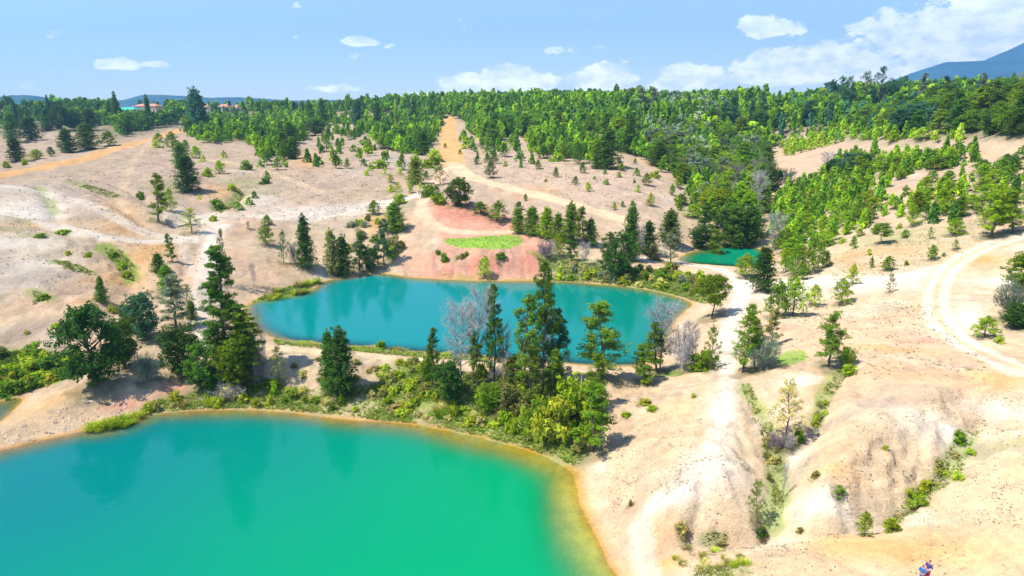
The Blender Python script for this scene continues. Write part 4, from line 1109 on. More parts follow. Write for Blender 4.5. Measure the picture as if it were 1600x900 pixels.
# ------------------------------------------------------------------ trees the photograph lets one tell apart: (u, v of foot, height px, width px, kind, tone, label)
NEAR = [
 # left shore group
 (150,606,137,84,'round','deep','broad very dark green tree standing on the sandy spit left of the big lake'),
 (195,575,80,44,'round','dark','smaller dark tree close behind the broad tree on the sandy spit'),
 (232,596,56,38,'greybush','grey','pale blue-grey bush in the shade right of the broad dark tree'),
 (225,532,78,52,'round','blue','blue-green tree on the slope above the grey bush at left'),
 (205,520,50,30,'round','dark','small dark tree just left of the blue-green tree on the left slope'),
 (276,512,86,44,'open','grey','feathery grey-green tree above the dark round trees at left'),
 (285,590,88,60,'round','deep','very dark bushy tree at the foot of the whitish track'),
 (322,606,78,60,'round','dark','dark bushy tree on the bank immediately left of the tallest tree'),
 (362,592,206,56,'tall','dark','tallest tree of the left bank, reaching well above the lake corner'),
 (384,596,120,52,'tall','mid','mid green tree leaning against the tallest tree at the corner of the turquoise lake'),
 (374,604,92,66,'round','mid','mid green bushy tree round the foot of the tallest tree of the left bank'),
 (352,446,88,18,'sparse','olive','thin olive top of a slender tree beside the whitish track'),
 (404,600,80,26,'greybush','mauve','mauve leafless bush right of the tallest tree at the lake corner'),
 (437,600,66,26,'sparse','olive','thin olive pine on the bank at the left end of the lakeside path'),
 (361,622,30,48,'greybush','twig','low grey dead bush on the lower bank below the tallest tree'),
 (415,560,62,16,'bare','twig','small bare sapling against the left tip of the turquoise lake'),
 (160,472,42,19,'cypress','dark','narrow dark conifer on the bare slope above the broad spit tree'),
 (270,410,46,15,'open','dark','slim dark pine on the orange slope left of the whitish track'),
 (248,426,32,22,'dense','dark','short dark conifer left of the slim pine on the orange slope'),
 (262,458,46,27,'dense','mid','mid green conifer below the slim pine on the orange slope'),
 (294,482,40,22,'sparse','olive','thin olive pine at the left edge of the whitish track'),
 (300,498,30,16,'dense','dark','small dark conifer at the left edge of the whitish track'),
 (248,346,74,30,'open','mid','tall narrow green pine alone on the bare hillside at left'),
 (268,330,36,20,'young','bright','bright bushy pine touching the tall narrow pine on the left hillside'),
 (294,300,58,36,'dense','deep','blackish dense conifer in the hollow of the left hillside'),
 (284,262,40,24,'dense','dark','dark conifer just above the blackish conifer on the left hillside'),
 (270,236,30,22,'young','mid','bushy pine on the crest where the orange road ends'),
 (300,364,40,34,'sparse','lime','airy yellow-green tree on the pale ledge at left'),
 (334,345,10,12,'bush','lime',None),(221,312,10,9,'bush','mid',None),(388,358,14,8,'sparse','grey',None),
 (343,272,22,17,'young','bright','bright pointed young pine above the pale hollow at left'),
 # orange road left
 (26,252,36,24,'dense','deep','dark rounded conifer below the far end of the orange road'),
 (49,219,36,28,'dense','deep','dark triangular conifer in the clearing at far left'),
 (20,222,46,24,'dense','dark',None),(107,239,38,27,'dense','deep','dark pointed conifer on the upper side of the orange road'),
 (137,234,40,34,'dense','dark','widest dark conifer on the upper side of the orange road'),(170,228,24,26,'young','mid',None),
 (57,249,16,22,'young','bright',None),(80,244,15,12,'young','dark',None),(95,204,40,28,'round','deep',None),(75,204,36,24,'dense','deep',None),(117,203,32,24,'round','deep',None),
 (140,203,34,26,'dense','dark',None),(247,222,15,17,'young','bright',None),(306,247,20,17,'young','bright',None),(292,240,22,14,'young','mid',None),
 (10,262,12,12,'bush','bright',None),(38,258,12,10,'bush','lime',None),
 # middle left slope
 (417,258,24,18,'young','dark','dark young pine at the lower left corner of the pine group on the left slope'),(434,265,20,14,'young','mid',None),
 (458,248,34,23,'dense','dark','dark conifer at the foot of the pine group on the left slope'),(444,250,30,20,'young','dark',None),
 (493,212,28,36,'round','dark',None),(510,237,30,20,'young','mid',None),(528,233,16,10,'young','dark',None),(525,263,24,14,'young','dark','dark young pine standing alone in the middle of the left slope'),
 (542,263,17,10,'young','mid',None),(547,218,16,12,'young','mid',None),(572,226,14,10,'young','dark',None),(585,235,10,7,'bush','mid',None),
 (660,243,38,27,'dense','dark',None),(629,265,26,14,'young','mid',None),(648,288,42,28,'dense','bright','full bright conifer at the bend left of the orange dirt road'),
 (610,285,15,10,'young','lime',None),(620,308,24,18,'sparse','lime',None),(642,302,15,9,'young','lime',None),(667,280,14,9,'young','mid',None),
 (688,288,30,26,'sparse','mid','airy pine at the fork of the orange dirt road'),(683,312,24,22,'sparse','dark','airy dark pine just below the road fork'),
 (716,322,44,40,'round','dark','large bushy dark tree on the back edge of the red mound'),(750,334,20,26,'young','mid',None),(776,345,32,34,'young','mid','bushy green pine on the right shoulder of the red mound'),
 (583,334,22,23,'young','mid','lone rounded pine on the pale slope left of the red mound'),(617,361,46,34,'dense','mid','cone-shaped green pine on the left flank of the red mound'),
 (418,352,17,16,'young','mid','small rounded pine on the pale slope left of the cypress'),(416,382,32,27,'young','mid','plump green young pine below the small rounded one, left of the cypress'),
 (443,412,54,19,'sparse','dark','thin pine on the slope just left of the dense cypress'),(480,420,86,30,'cypress','deep','dense dark cypress on the left shore of the turquoise lake'),
 (522,430,74,26,'dense','olive','left of the two-topped dark conifers above the turquoise lake'),(538,432,66,28,'dense','deep','dark conifer beside the grey shore rocks of the turquoise lake'),
 (562,424,58,24,'open','dark',None),(580,424,42,24,'round','deep',None),(560,374,32,10,'sparse','dark',None),(600,414,72,24,'open','blue','slender blue-green tree in the cleft left of the red mound'),
 (618,390,24,27,'bush','olive',None),(575,345,12,10,'bush','mid',None),(590,350,12,12,'bush','lime',None),(612,400,16,22,'bush','bright',None),(460,412,40,16,'greybush','twig',None),
 (398,448,40,12,'bare','twig','leafless sapling on the slope above the left tip of the turquoise lake'),
 # road to the right of the mound, scattered
 (719,241,8,7,'young','mid',None),(737,225,13,10,'young','dark',None),(740,234,11,11,'young','dark',None),(753,231,12,12,'young','mid',None),(744,256,13,10,'young','dark',None),
 (761,254,15,11,'young','dark',None),(773,256,24,16,'young','dark',None),(767,278,27,19,'young','dark','dark young pine standing alone on the slope right of the dirt road'),(789,260,10,9,'young','lime',None),
 (788,245,22,14,'young','dark',None),(696,232,9,6,'young','mid',None),(719,222,10,6,'young','mid',None),
 (841,264,15,11,'young','mid',None),(868,277,17,11,'young','mid',None),(911,270,17,11,'young','dark',None),(899,289,15,10,'young','mid',None),(919,299,15,12,'young','lime',None),
 (853,284,6,5,'bush','lime',None),(967,255,11,9,'young','mid',None),(971,267,13,10,'young','bright',None),(967,277,9,8,'young','bright',None),(992,256,9,6,'young','mid',None),
 (1010,289,19,16,'young','mid',None),(1016,322,21,13,'young','lime',None),(973,323,10,7,'young','mid',None),(960,328,14,8,'young','lime',None),(991,286,7,4,'bush','mid',None),
 (1033,268,22,15,'young','mid',None),(1060,294,19,15,'young','bright',None),(1050,305,18,11,'young','mid',None),(1054,277,8,6,'young','mid',None),
 (811,328,14,14,'young','dark',None),(821,314,12,7,'young','mid',None),
 (950,264,64,36,'dense','dark','tall dark pine clump on the crest of the mauve slope'),(934,262,44,26,'dense','mid',None),(848,248,22,20,'young','dark',None),(882,252,26,18,'young','mid',None),(903,256,34,20,'young','dark',None),(870,252,14,22,'bush','bright',None),(984,240,60,26,'cypress','dark',None),
 # row behind the upper lake
 (810,364,40,24,'dense','mid',None),(832,368,46,26,'dense','mid',None),(853,372,50,26,'dense','bright',None),(872,376,44,22,'dense','mid',None),(890,380,66,26,'dense','mid','tallest green pine of the row beside the mauve slope'),
 (912,384,62,26,'open','mid',None),(924,384,44,20,'dense','dark',None),(853,402,32,33,'greybush','mauve','rounded purplish bush right of the red mound'),(873,402,40,18,'young','bright',None),
 (893,410,46,22,'open','dark',None),(912,415,40,20,'bare','twig',None),(945,424,62,28,'open','dark','open dark pine left of the big dark tree behind the lake'),
 (970,434,74,46,'round','deep','big dark rounded tree on the far shore of the turquoise lake'),(987,408,92,30,'cypress','dark','tall dark spire behind the big rounded tree on the far shore'),
 (998,410,66,16,'bare','silver',None),(1012,398,54,27,'dense','deep',None),(1048,384,58,33,'dense','dark','dark pyramid-shaped pine at the left end of the little green lake'),(1048,412,48,38,'sparse','grey','airy grey-green tree on the track left of the little green lake'),
 (1020,405,26,20,'bush','olive',None),(1095,388,36,34,'round','deep',None),(1120,386,60,30,'open','dark',None),(1118,414,56,28,'open','mid','slender green tree in front of the little green lake'),
 (1148,388,70,34,'dense','dark',None),(1170,384,66,32,'dense','dark',None),(1165,434,40,38,'young','bright','bright bushy pine between the little green lake and the track'),(1191,455,72,36,'dense','deep','dark dense conifer where the white tracks meet'),
 (1207,392,64,28,'bare','silver','silvery bare tree right of the little green lake'),(1180,345,80,24,'bare','silver',None),(1150,292,40,40,'greybush','mauve','large purplish leafless patch of bush in the wooded valley'),(1182,280,34,36,'greybush','mauve',None),
 (1290,265,30,24,'bare','silver',None),(1330,270,32,40,'round','blue',None),(1300,272,24,26,'round','deep',None),(1350,268,28,30,'round','deep',None),(1230,285,24,24,'greybush','grey',None),
 (1208,300,40,24,'round','deep',None),
 # between the lakes
 (514,612,102,26,'dense','dark','left peak of the twin dark conifers on the bank between the lakes'),(536,618,112,44,'dense','deep','right and broader of the twin dark conifers on the bank between the lakes'),
 (593,546,16,20,'bush','mid','small round bush beside the lakeside path'),
 (675,602,92,26,'open','dark','narrow pine left of the bare tree between the lakes'),(702,626,68,48,'round','deep','dark rounded tree at the foot of the bare tree between the lakes'),(668,594,40,22,'round','mid',None),
 (738,600,166,58,'bare','silver','tall pale leafless tree in front of the turquoise lake'),(718,598,136,54,'bare','silver','pale leafless tree partly hidden by the taller pale one'),
 (746,604,90,26,'open','mid','green pine wrapped round the foot of the tall pale leafless tree'),(772,600,158,34,'open','dark','slim open pine right of the tall pale leafless tree'),
 (757,436,38,23,'young','lime','light green young pine on the shore below the red mound'),
 (817,606,150,48,'open','golden','golden-tipped pine at the left of the tall central pines'),(847,618,206,46,'open','dark','tallest pine in the centre, its top above the far shore'),
 (832,632,96,40,'open','golden','lower golden-tipped pine in front of the tallest central pine'),(876,602,122,44,'open','blue','thin-topped pine at the right of the tall central pines'),(857,600,130,26,'bare','silver',None),(864,622,80,34,'open','mid',None),(792,600,104,34,'bare','silver',None),
 (800,600,50,40,'open','golden',None),(944,590,126,66,'open','golden','big open golden-green pine overlapping the right end of the turquoise lake'),
 (930,640,90,40,'open','mid','green pine directly below the big golden-green pine'),(924,704,118,62,'open','mid','large green tree at the edge of the bare ground above the sandy corner'),
 (870,690,80,70,'bush','lime','broad yellow-green thicket left of the large tree by the sandy corner'),(895,660,80,60,'bush','bright',None),(850,660,46,54,'bush','mid',None),(765,640,46,40,'round','mid',None),(800,640,50,46,'bush','olive',None),
 (1008,598,62,38,'open','golden','small pine with a clear trunk above the bare pink ground'),(1032,580,122,52,'bare','silver','pale half-bare tree at the right end of the turquoise lake'),(1026,580,80,36,'open','dark','green pine entwined with the pale half-bare tree'),
 (1068,578,84,44,'greybush','silver','wide pale leafless bush right of the half-bare tree'),(1084,572,74,30,'bare','silver',None),(1110,578,74,32,'sparse','mid','thin green pine beside the white track to the little lake'),
 (1096,575,30,50,'bush','mid',None),
 (1160,582,110,38,'open','mid','green pine left of the round blue-grey bush'),(1192,578,66,58,'greybush','grey','round blue-grey bush on the edge of the right plateau'),(1178,575,80,28,'open','olive',None),(1205,540,60,24,'open','olive',None),
 (1112,496,70,58,'umbrella','mid','broad spreading tree alone beside the white track'),
 # right plateau
 (1213,496,60,40,'young','mid','left one of the two large bushy pines on the right plateau'),(1238,493,66,40,'young','bright','right and brighter of the two large bushy pines on the right plateau'),(1272,477,34,28,'young','lime','small yellow-green pine right of the two large bushy pines on the plateau'),
 (1315,475,42,32,'young','bright','green young pine alone in the middle of the right plateau'),(1333,443,32,22,'young','lime','light green young pine behind the lone one in the plateau'),
 (1389,457,32,16,'sparse','golden','spindly little pine standing alone on the bare plateau'),(1385,422,24,24,'young','mid','rounded young pine at the upper edge of the right plateau'),
 (1362,418,19,8,'young','mid',None),(1416,414,9,8,'bush','bright',None),(1456,406,25,20,'young','mid','rounded young pine left of where the white road bends'),(1492,391,18,12,'sparse','mid',None),(1475,400,7,7,'bush','grey',None),
 (1378,381,34,33,'umbrella','mid','small umbrella-shaped tree with its shadow on the right hillside'),(1333,389,22,10,'young','mid',None),(1343,369,13,13,'young','bright',None),(1405,357,10,9,'bush','lime',None),(1413,370,13,16,'young','mid',None),
 (1316,380,10,10,'bush','lime',None),(1453,373,20,10,'sparse','mid',None),(1425,354,38,20,'young','bright',None),(1445,344,28,16,'young','dark',None),(1492,367,27,32,'young','bright',None),
 (1548,370,80,46,'open','bright','bright broad pine with a dark shadow beside the right road'),(1582,364,66,40,'open','mid','pine right of the bright broad one beside the right road'),
 (1295,572,92,48,'open','golden','large thin golden-green pine in the centre of the right plateau'),(1322,566,28,26,'bush','lime','yellow-green shrub touching the foot of the thin golden pine'),(1328,585,20,28,'bush','bright',None),
 (1598,455,60,60,'round','mid',None),(1580,500,74,56,'greybush','grey','large grey-green bush at the right edge beside the road'),(1590,512,40,50,'round','deep',None),(1537,527,36,36,'young','bright','bright rounded young pine by the road at far right'),(1563,536,14,16,'bush','lime',None),
 (1240,430,44,30,'young','mid',None),(1262,428,42,26,'young','mid',None),(1278,420,44,24,'young','mid',None),(1252,436,30,26,'young','mid',None),(1228,425,40,24,'young','bright',None),(1290,416,26,14,'young','mid',None),(1225,395,40,26,'young','mid',None),
 # foreground gullies
 (1228,690,104,52,'sparse','straw','very thin straw-coloured pine in the gully between the pale ridges'),(1214,700,30,30,'greybush','mauve',None),(1248,690,26,16,'bush','mid',None),(1230,700,28,28,'greybush','twig',None),
 (1222,780,66,12,'bare','twig','thin leaning bare stem in the grassy gully'),
 (1183,816,76,26,'sparse','mid','slender leafy green pine in the grassy gully'),(1190,836,16,22,'bush','deep',None),
 (1350,836,42,27,'young','bright','bright pointed young pine at the edge of the foreground bench'),(1391,829,24,28,'young','bright','low bright pine right of the pointed one on the foreground bench'),
 (1430,799,38,28,'young','bright','bright bushy pine at the end of the right gully'),(1443,766,22,24,'bush','lime','yellow-flowered shrub behind the bushy pine in the right gully'),(1420,772,12,12,'bush','lime',None),
 (1310,776,22,20,'sparse','mid',None),(1497,750,16,18,'bush','lime',None),(1515,708,10,16,'bush','lime',None),(1500,690,18,22,'bush','mid',None),
 (1275,745,14,14,'bush','olive',None),(1250,832,9,14,'bush','olive',None),(1065,835,26,22,'bush','straw',None),(1383,702,10,10,'bush','lime',None),
 (985,790,14,8,'bush','olive',None),(1084,620,8,9,'bush','lime',None),(1006,630,10,22,'bush','lime',None),(1020,640,9,20,'bush','bright',None),(979,650,9,14,'bush','bright',None),(1010,600,12,20,'bush','lime',None),
 # mound shrubs
 (684,397,9,9,'bush','mid',None),(696,408,14,15,'bush','mid',None),(723,403,9,13,'bush','olive',None),(730,400,9,8,'bush','mid',None),(781,403,10,18,'bush','dark',None),(714,404,7,9,'bush','straw',None),
 # left bare hill shrubs
 (138,402,10,13,'bush','bright',None),(106,397,7,12,'bush','lime',None),(192,420,12,16,'bush','bright',None),(180,402,10,14,'bush','mid',None),(200,432,10,16,'bush','bright',None),(65,467,9,22,'bush','mid',None),(62,370,7,18,'bush','mid',None),(100,364,7,22,'bush','bright',None),
 (220,308,10,12,'bush','mid',None),(363,297,12,16,'bush','lime',None),(325,275,14,16,'bush','bright',None),(42,522,9,9,'bush','straw',None),(88,512,10,14,'bush','lime',None),
 (175,488,14,14,'bush','lime',None),
]
for e in NEAR:
    place(*e)

# dense small shrubs and grass clumps on the bank between the lakes
rs = np.random.default_rng(11)
def scatter_px(poly, count, fn, mind=0):
    w = np.asarray(poly, float); lo, hi = w.min(0), w.max(0)
    pts_ = []; tries = 0
    while len(pts_) < count and tries < count * 40:
        tries += 1
        p = lo + rs.random(2) * (hi - lo)
        if not inside(p[None], w)[0]: continue
        if mind and any((p[0] - q_[0]) ** 2 + ((p[1] - q_[1]) * 2) ** 2 < mind ** 2 for q_ in pts_): continue
        pts_.append(p); fn(*p)
    return pts_
def pick(opts):
    return opts[int(rs.integers(len(opts)))]
scatter_px([(205,652),(260,626),(330,612),(420,600),(470,612),(520,622),(600,622),(640,600),(700,620),(780,640),(830,670),(830,692),(740,668),(640,650),(560,645),(470,638),(330,636)], 62,
   lambda u, v: place(u, v, rs.uniform(8, 19), rs.uniform(10, 25), pick(['bush', 'reed', 'bush']), pick(['lime', 'bright', 'lime', 'mid', 'lime', 'straw', 'straw'])), 13)
scatter_px([(600,590),(650,565),(690,575),(690,610),(640,640),(590,620)], 24, lambda u, v: place(u, v, rs.uniform(8, 16), rs.uniform(12, 22), 'bush', pick(['lime', 'lime', 'bright', 'olive'])), 10)
scatter_px([(440,560),(600,566),(640,570),(600,600),(480,596)], 18, lambda u, v: place(u, v, rs.uniform(6, 12), rs.uniform(8, 18), 'bush', pick(['straw', 'olive', 'lime'])), 10)
scatter_px([(720,580),(930,610),(960,650),(930,700),(880,712),(800,684),(740,650)], 30, lambda u, v: place(u, v, rs.uniform(12, 30), rs.uniform(14, 30), 'bush', pick(['lime', 'bright', 'lime', 'bright', 'olive'])), 16)
scatter_px([(0,560),(60,556),(125,566),(120,592),(60,604),(0,622)], 26, lambda u, v: place(u, v, rs.uniform(14, 26), rs.uniform(20, 36), 'bush', pick(['mid', 'bright', 'lime', 'dark'])), 12)
scatter_px([(135,672),(215,650),(212,664),(150,676)], 12, lambda u, v: place(u, v, rs.uniform(10, 16), rs.uniform(16, 26), 'reed', pick(['lime', 'mid', 'bright'])), 8)
scatter_px([(1000,420),(1070,424),(1120,440),(1085,468),(1000,448),(930,440),(860,436),(880,415),(940,432)], 42, lambda u, v: place(u, v, rs.uniform(8, 17), rs.uniform(10, 22), 'bush', pick(['olive', 'lime', 'mid', 'grey', 'straw'])), 8)
scatter_px([(395,470),(440,452),(500,440),(480,458),(430,472)], 12, lambda u, v: place(u, v, rs.uniform(7, 12), rs.uniform(12, 22), 'reed', pick(['olive', 'lime', 'mid'])), 8)
scatter_px([(430,533),(760,558),(760,562),(430,538)], 30, lambda u, v: place(u, v, rs.uniform(5, 8), rs.uniform(9, 16), 'reed', pick(['lime', 'olive', 'straw'])), 6)
scatter_px([(540,400),(600,400),(640,392),(630,380),(600,385),(560,340),(545,350)], 14, lambda u, v: place(u, v, rs.uniform(8, 15), rs.uniform(9, 18), 'bush', pick(['mid', 'lime', 'grey'])), 8)
scatter_px([(1165,610),(1190,640),(1205,690),(1222,700),(1222,790),(1205,790),(1200,720),(1185,680)], 9, lambda u, v: place(u, v, rs.uniform(6, 13), rs.uniform(9, 16), 'bush', pick(['lime', 'olive', 'straw'])), 8)
scatter_px([(1320,575),(1300,600),(1290,650),(1270,668),(1282,620)], 7, lambda u, v: place(u, v, rs.uniform(7, 12), rs.uniform(9, 16), 'bush', pick(['lime', 'olive', 'mid'])), 8)
scatter_px([(1545,650),(1505,695),(1490,745),(1430,800),(1400,812),(1455,750),(1480,700)], 10, lambda u, v: place(u, v, rs.uniform(6, 13), rs.uniform(9, 17), 'bush', pick(['lime', 'olive', 'mid', 'straw'])), 8)
scatter_px([(1060,850),(1135,836),(1140,852),(1170,884),(1170,902),(1080,902),(1050,885)], 16, lambda u, v: place(u, v, rs.uniform(6, 12), rs.uniform(12, 22), 'reed', pick(['straw', 'olive', 'lime'])), 9)

# woods and loose groups: polygons in the photograph, trees spread over the ground they cover
BAND = [ # polygon, spacing m, (h range m), kinds, tones
 ([(296,186),(400,178),(470,176),(560,182),(556,196),(480,200),(470,236),(450,250),(405,248),(390,220),(330,224),(292,214)], 6.0, (4.5, 8.5), ['dense','open','young'], ['mid','dark','bright','mid']),
 ([(556,186),(690,176),(690,200),(668,240),(640,246),(600,232),(560,210)], 6.0, (4.5, 8.5), ['dense','open','young'], ['mid','dark','bright','mid']),
 ([(186,214),(250,200),(292,190),(292,176),(180,184)], 7.5, (7, 12), ['dense','open','round'], ['dark','mid','deep']),
 ([(-20,170),(180,168),(180,196),(110,200),(40,186),(-20,205)], 8., (7, 11), ['dense','open','round'], ['deep','dark','mid']),
 ([(60,160),(600,160),(600,176),(400,186),(180,180),(60,180)], 8.5, (7, 10.5), ['dense','open'], ['dark','mid','deep','bright']),
 ([(720,150),(900,150),(1000,150),(1040,196),(1000,196),(960,212),(900,226),(830,214),(790,214),(770,236),(740,210),(716,186),(640,180),(580,176),(560,170),(600,160)], 7.2, (8, 13), ['dense','open','open'], ['mid','bright','mid','dark','mid']),
 ([(820,214),(915,222),(955,240),(940,262),(905,250),(860,246),(830,238)], 6.6, (4, 8), ['dense','young'], ['mid','bright','dark']),
 ([(1000,195),(1060,214),(1100,230),(1150,236),(1200,240),(1200,300),(1190,345),(1190,380),(1140,384),(1090,372),(1110,330),(1070,290),(1030,262),(985,242),(955,236),(960,214)], 6.8, (6, 11), ['dense','open','round','open','bare'], ['mid','dark','mid','grey','mid','bright']),
 ([(1080,300),(1110,330),(1100,370),(1060,340),(1056,318)], 6.0, (3, 6), ['young','dense'], ['bright','mid']),
 ([(1000,150),(1200,140),(1200,235),(1130,236),(1060,212),(1040,190)], 6.6, (8, 13), ['dense','open','round'], ['mid','bright','dark','grey','mid']),
 ([(1200,138),(1330,128),(1600,130),(1680,120),(1680,212),(1500,214),(1420,212),(1330,200),(1260,205),(1200,236)], 7.0, (7, 12), ['dense','open','round'], ['mid','bright','dark','blue','mid']),
 ([(1210,205),(1290,196),(1420,208),(1500,214),(1500,226),(1420,224),(1340,220),(1300,226),(1262,238),(1225,246)], 6.0, (4, 7), ['young','dense','open'], ['lime','bright','bright','mid']),
 ([(1260,290),(1300,256),(1350,240),(1440,250),(1470,240),(1520,236),(1530,262),(1430,268),(1380,300),(1400,330),(1360,352),(1300,382),(1230,412),(1205,400),(1205,340),(1225,300)], 3.4, (2.6, 6.2), ['young','dense','young','open'], ['bright','mid','bright','mid','mid']),
 ([(1380,300),(1470,278),(1540,262),(1620,240),(1620,262),(1560,290),(1480,316),(1400,345),(1370,340)], 5.8, (3, 6), ['young','dense','young'], ['bright','mid','dark']),
 ([(1470,300),(1620,268),(1620,300),(1560,330),(1500,352),(1430,352)], 8.0, (3, 6), ['young','dense'], ['bright','mid','dark']),
 ([(420,182),(560,190),(600,236),(656,250),(600,262),(520,262),(404,262),(440,230)], 15., (3.5, 7), ['dense','young','open'], ['mid','dark','bright']),
 ([(720,212),(850,224),(840,262),(770,262),(730,240)], 13., (3, 6.5), ['dense','young'], ['dark','mid','bright']),
 ([(560,262),(680,250),(690,320),(610,320)], 13., (2, 4.5), ['young','bush'], ['lime','mid','bright']),
 ([(240,230),(330,240),(420,270),(420,330),(330,330),(290,300)], 17., (1.5, 4), ['young','bush'], ['mid','lime','dark']),
 ([(1290,380),(1520,350),(1500,400),(1330,420)], 13., (1.2, 3), ['young','bush'], ['mid','lime','bright']),
 ([(960,240),(1070,290),(1080,340),(960,330),(900,290)], 17., (1.5, 3.5), ['young','bush'], ['mid','lime','bright']),
 ([(1540,330),(1620,300),(1620,350),(1560,358)], 6.0, (4, 7), ['dense','open'], ['bright','mid']),
]
HOUSES = [(184,262,662,177), (314,332,655,179), (340,382,672,171)]      # keep the view of the houses open
def blocks(u, v, hpx, y):
    return any(a < u < b and y < yy and v - hpx < vt - 6 and y > 380 for a, b, yy, vt in HOUSES) or any(a < u < b and yy < y < yy + 35 for a, b, yy, vt in HOUSES)
GAPS = {0: -.12, 1: -.15, 2: -.3, 5: -.45, 7: -.4, 9: -.42, 11: -.2, 13: -.2, 14: -.15}
grid_used = {}
for ti_, t_ in enumerate(TREES):
    grid_used.setdefault((int(t_['x'] // 8), int(t_['y'] // 8)), []).append((t_['x'], t_['y']))
def free(x, y, d):
    gx, gy = int(x // 8), int(y // 8); rng_ = int(d // 8) + 1
    for i in range(gx - rng_, gx + rng_ + 1):
        for j in range(gy - rng_, gy + rng_ + 1):
            for (a, b) in grid_used.get((i, j), ()):
                if (a - x) ** 2 + (b - y) ** 2 < d * d: return False
    return True
def visible_lim(y):
    return y < 760
FARTREES = []
for bi, (poly, sp_, hr, kinds, tones) in enumerate(BAND):
    w = np.asarray(poly, float)
    # candidates over the ground sector
    N_ = 60000
    r = np.sqrt(rs.random(N_) * (780 ** 2 - 160 ** 2) + 160 ** 2); a = rs.uniform(-.66, .70, N_)
    x, y = np.sin(a) * r, np.cos(a) * r
    z = height(x, y); u, v = to_pix(x, y, z)
    # ground hidden beyond the crest is only planted near it
    m = inside(np.stack([u, v], 1), w)
    dr, _, _ = shore_d(np.stack([x[m], y[m]], 1), 8.)
    cand = np.stack([x[m], y[m], z[m], u[m], v[m]], 1)[dr > 2.5]
    dens_n = fbm(cand[:, 0], cand[:, 1], 40., 2, 60. + bi)
    tone_n = fbm(cand[:, 0], cand[:, 1], 55., 3, 80.)
    for c_, dn, tn in zip(cand, dens_n, tone_n):
        if dn + rs.normal(0, .12) < GAPS.get(bi, -.62): continue
        d = sp_ * .62 * (1 + .5 * max(-.5, min(.9, -dn * 1.5))) * (1 + max(0, c_[1] - 420) / 900)
        if not free(c_[0], c_[1], d): continue
        grid_used.setdefault((int(c_[0] // 8), int(c_[1] // 8)), []).append((c_[0], c_[1]))
        k = min(len(tones) - 1, max(0, int((tn * .9 + .5 + rs.normal(0, .22)) * len(tones))))
        hh = rs.uniform(*hr) * (1.0 if rs.random() > .06 else 1.3)
        kd = pick(kinds)
        if kd == 'young': hh *= .75
        asp = {'bush': 1.3, 'bare': .45, 'dense': .6, 'open': .6, 'round': .9, 'young': 1.15}[kd] * rs.uniform(.8, 1.25)
        dep = c_[1] * CP + (CAMZ - c_[2]) * SP
        if blocks(c_[3], c_[4], hh * F / dep, c_[1]): continue
        FARTREES.append(dict(x=c_[0], y=c_[1], z=c_[2], u=c_[3], v=c_[4], h=hh, w=hh * asp, hpx=hh * F / dep, kind=kd, tone=tones[k], label=None, band=bi))
# a few tall emergent trees on the skyline
for (u, y_, hh, kd, tn) in [(28,560,17,'cypress','blue'),(35,560,14,'cypress','dark'),(78,600,15,'cypress','blue'),(184,560,19,'cypress','dark'),(172,570,14,'cypress','dark'),(234,520,18,'cypress','deep'),
   (310,470,22,'dense','blue'),(316,480,18,'dense','blue'),(505,560,15,'dense','dark'),(560,520,16,'dense','blue'),(484,560,15,'dense','mid'),(590,540,14,'dense','dark'),(647,560,15,'open','dark'),(674,560,17,'open','dark'),
   (881,500,15,'open','dark'),(1003,470,20,'open','grey'),(1016,470,19,'open','grey'),(1075,480,15,'cypress','dark'),(1132,440,18,'open','blue'),(1146,440,20,'open','blue'),(1172,450,14,'open','blue'),(1188,450,18,'open','blue'),
   (1312,440,20,'sparse','blue'),(1324,450,18,'sparse','dark'),(1348,440,20,'sparse','dark'),(1372,440,22,'sparse','blue'),(1398,440,16,'round','blue'),(1440,420,18,'open','grey'),(1476,420,15,'open','blue'),(1505,430,13,'open','dark'),(1530,420,14,'open','grey'),(1590,400,14,'bare','silver')]:
    hh *= 1.32 if u < 600 else 1.12
    x = (u - 800) / F * y_ * 1.0; z = float(height(x, y_))
    dep = y_ * CP + (CAMZ - z) * SP
    x = (u - 800) / F * dep; z = float(height(x, y_))
    uu_, vv_ = to_pix(x, y_, z)
    TREES.append(dict(x=x, y=float(y_), z=z, u=float(uu_), v=float(vv_), h=hh, w=hh * {'cypress': .22, 'dense': .42, 'round': .7, 'open': .4, 'sparse': .45, 'bare': .35}[kd], hpx=hh * F / dep, kind=kd, tone=tn, label=None, sky=True))
print('near', len(TREES), 'far', len(FARTREES))

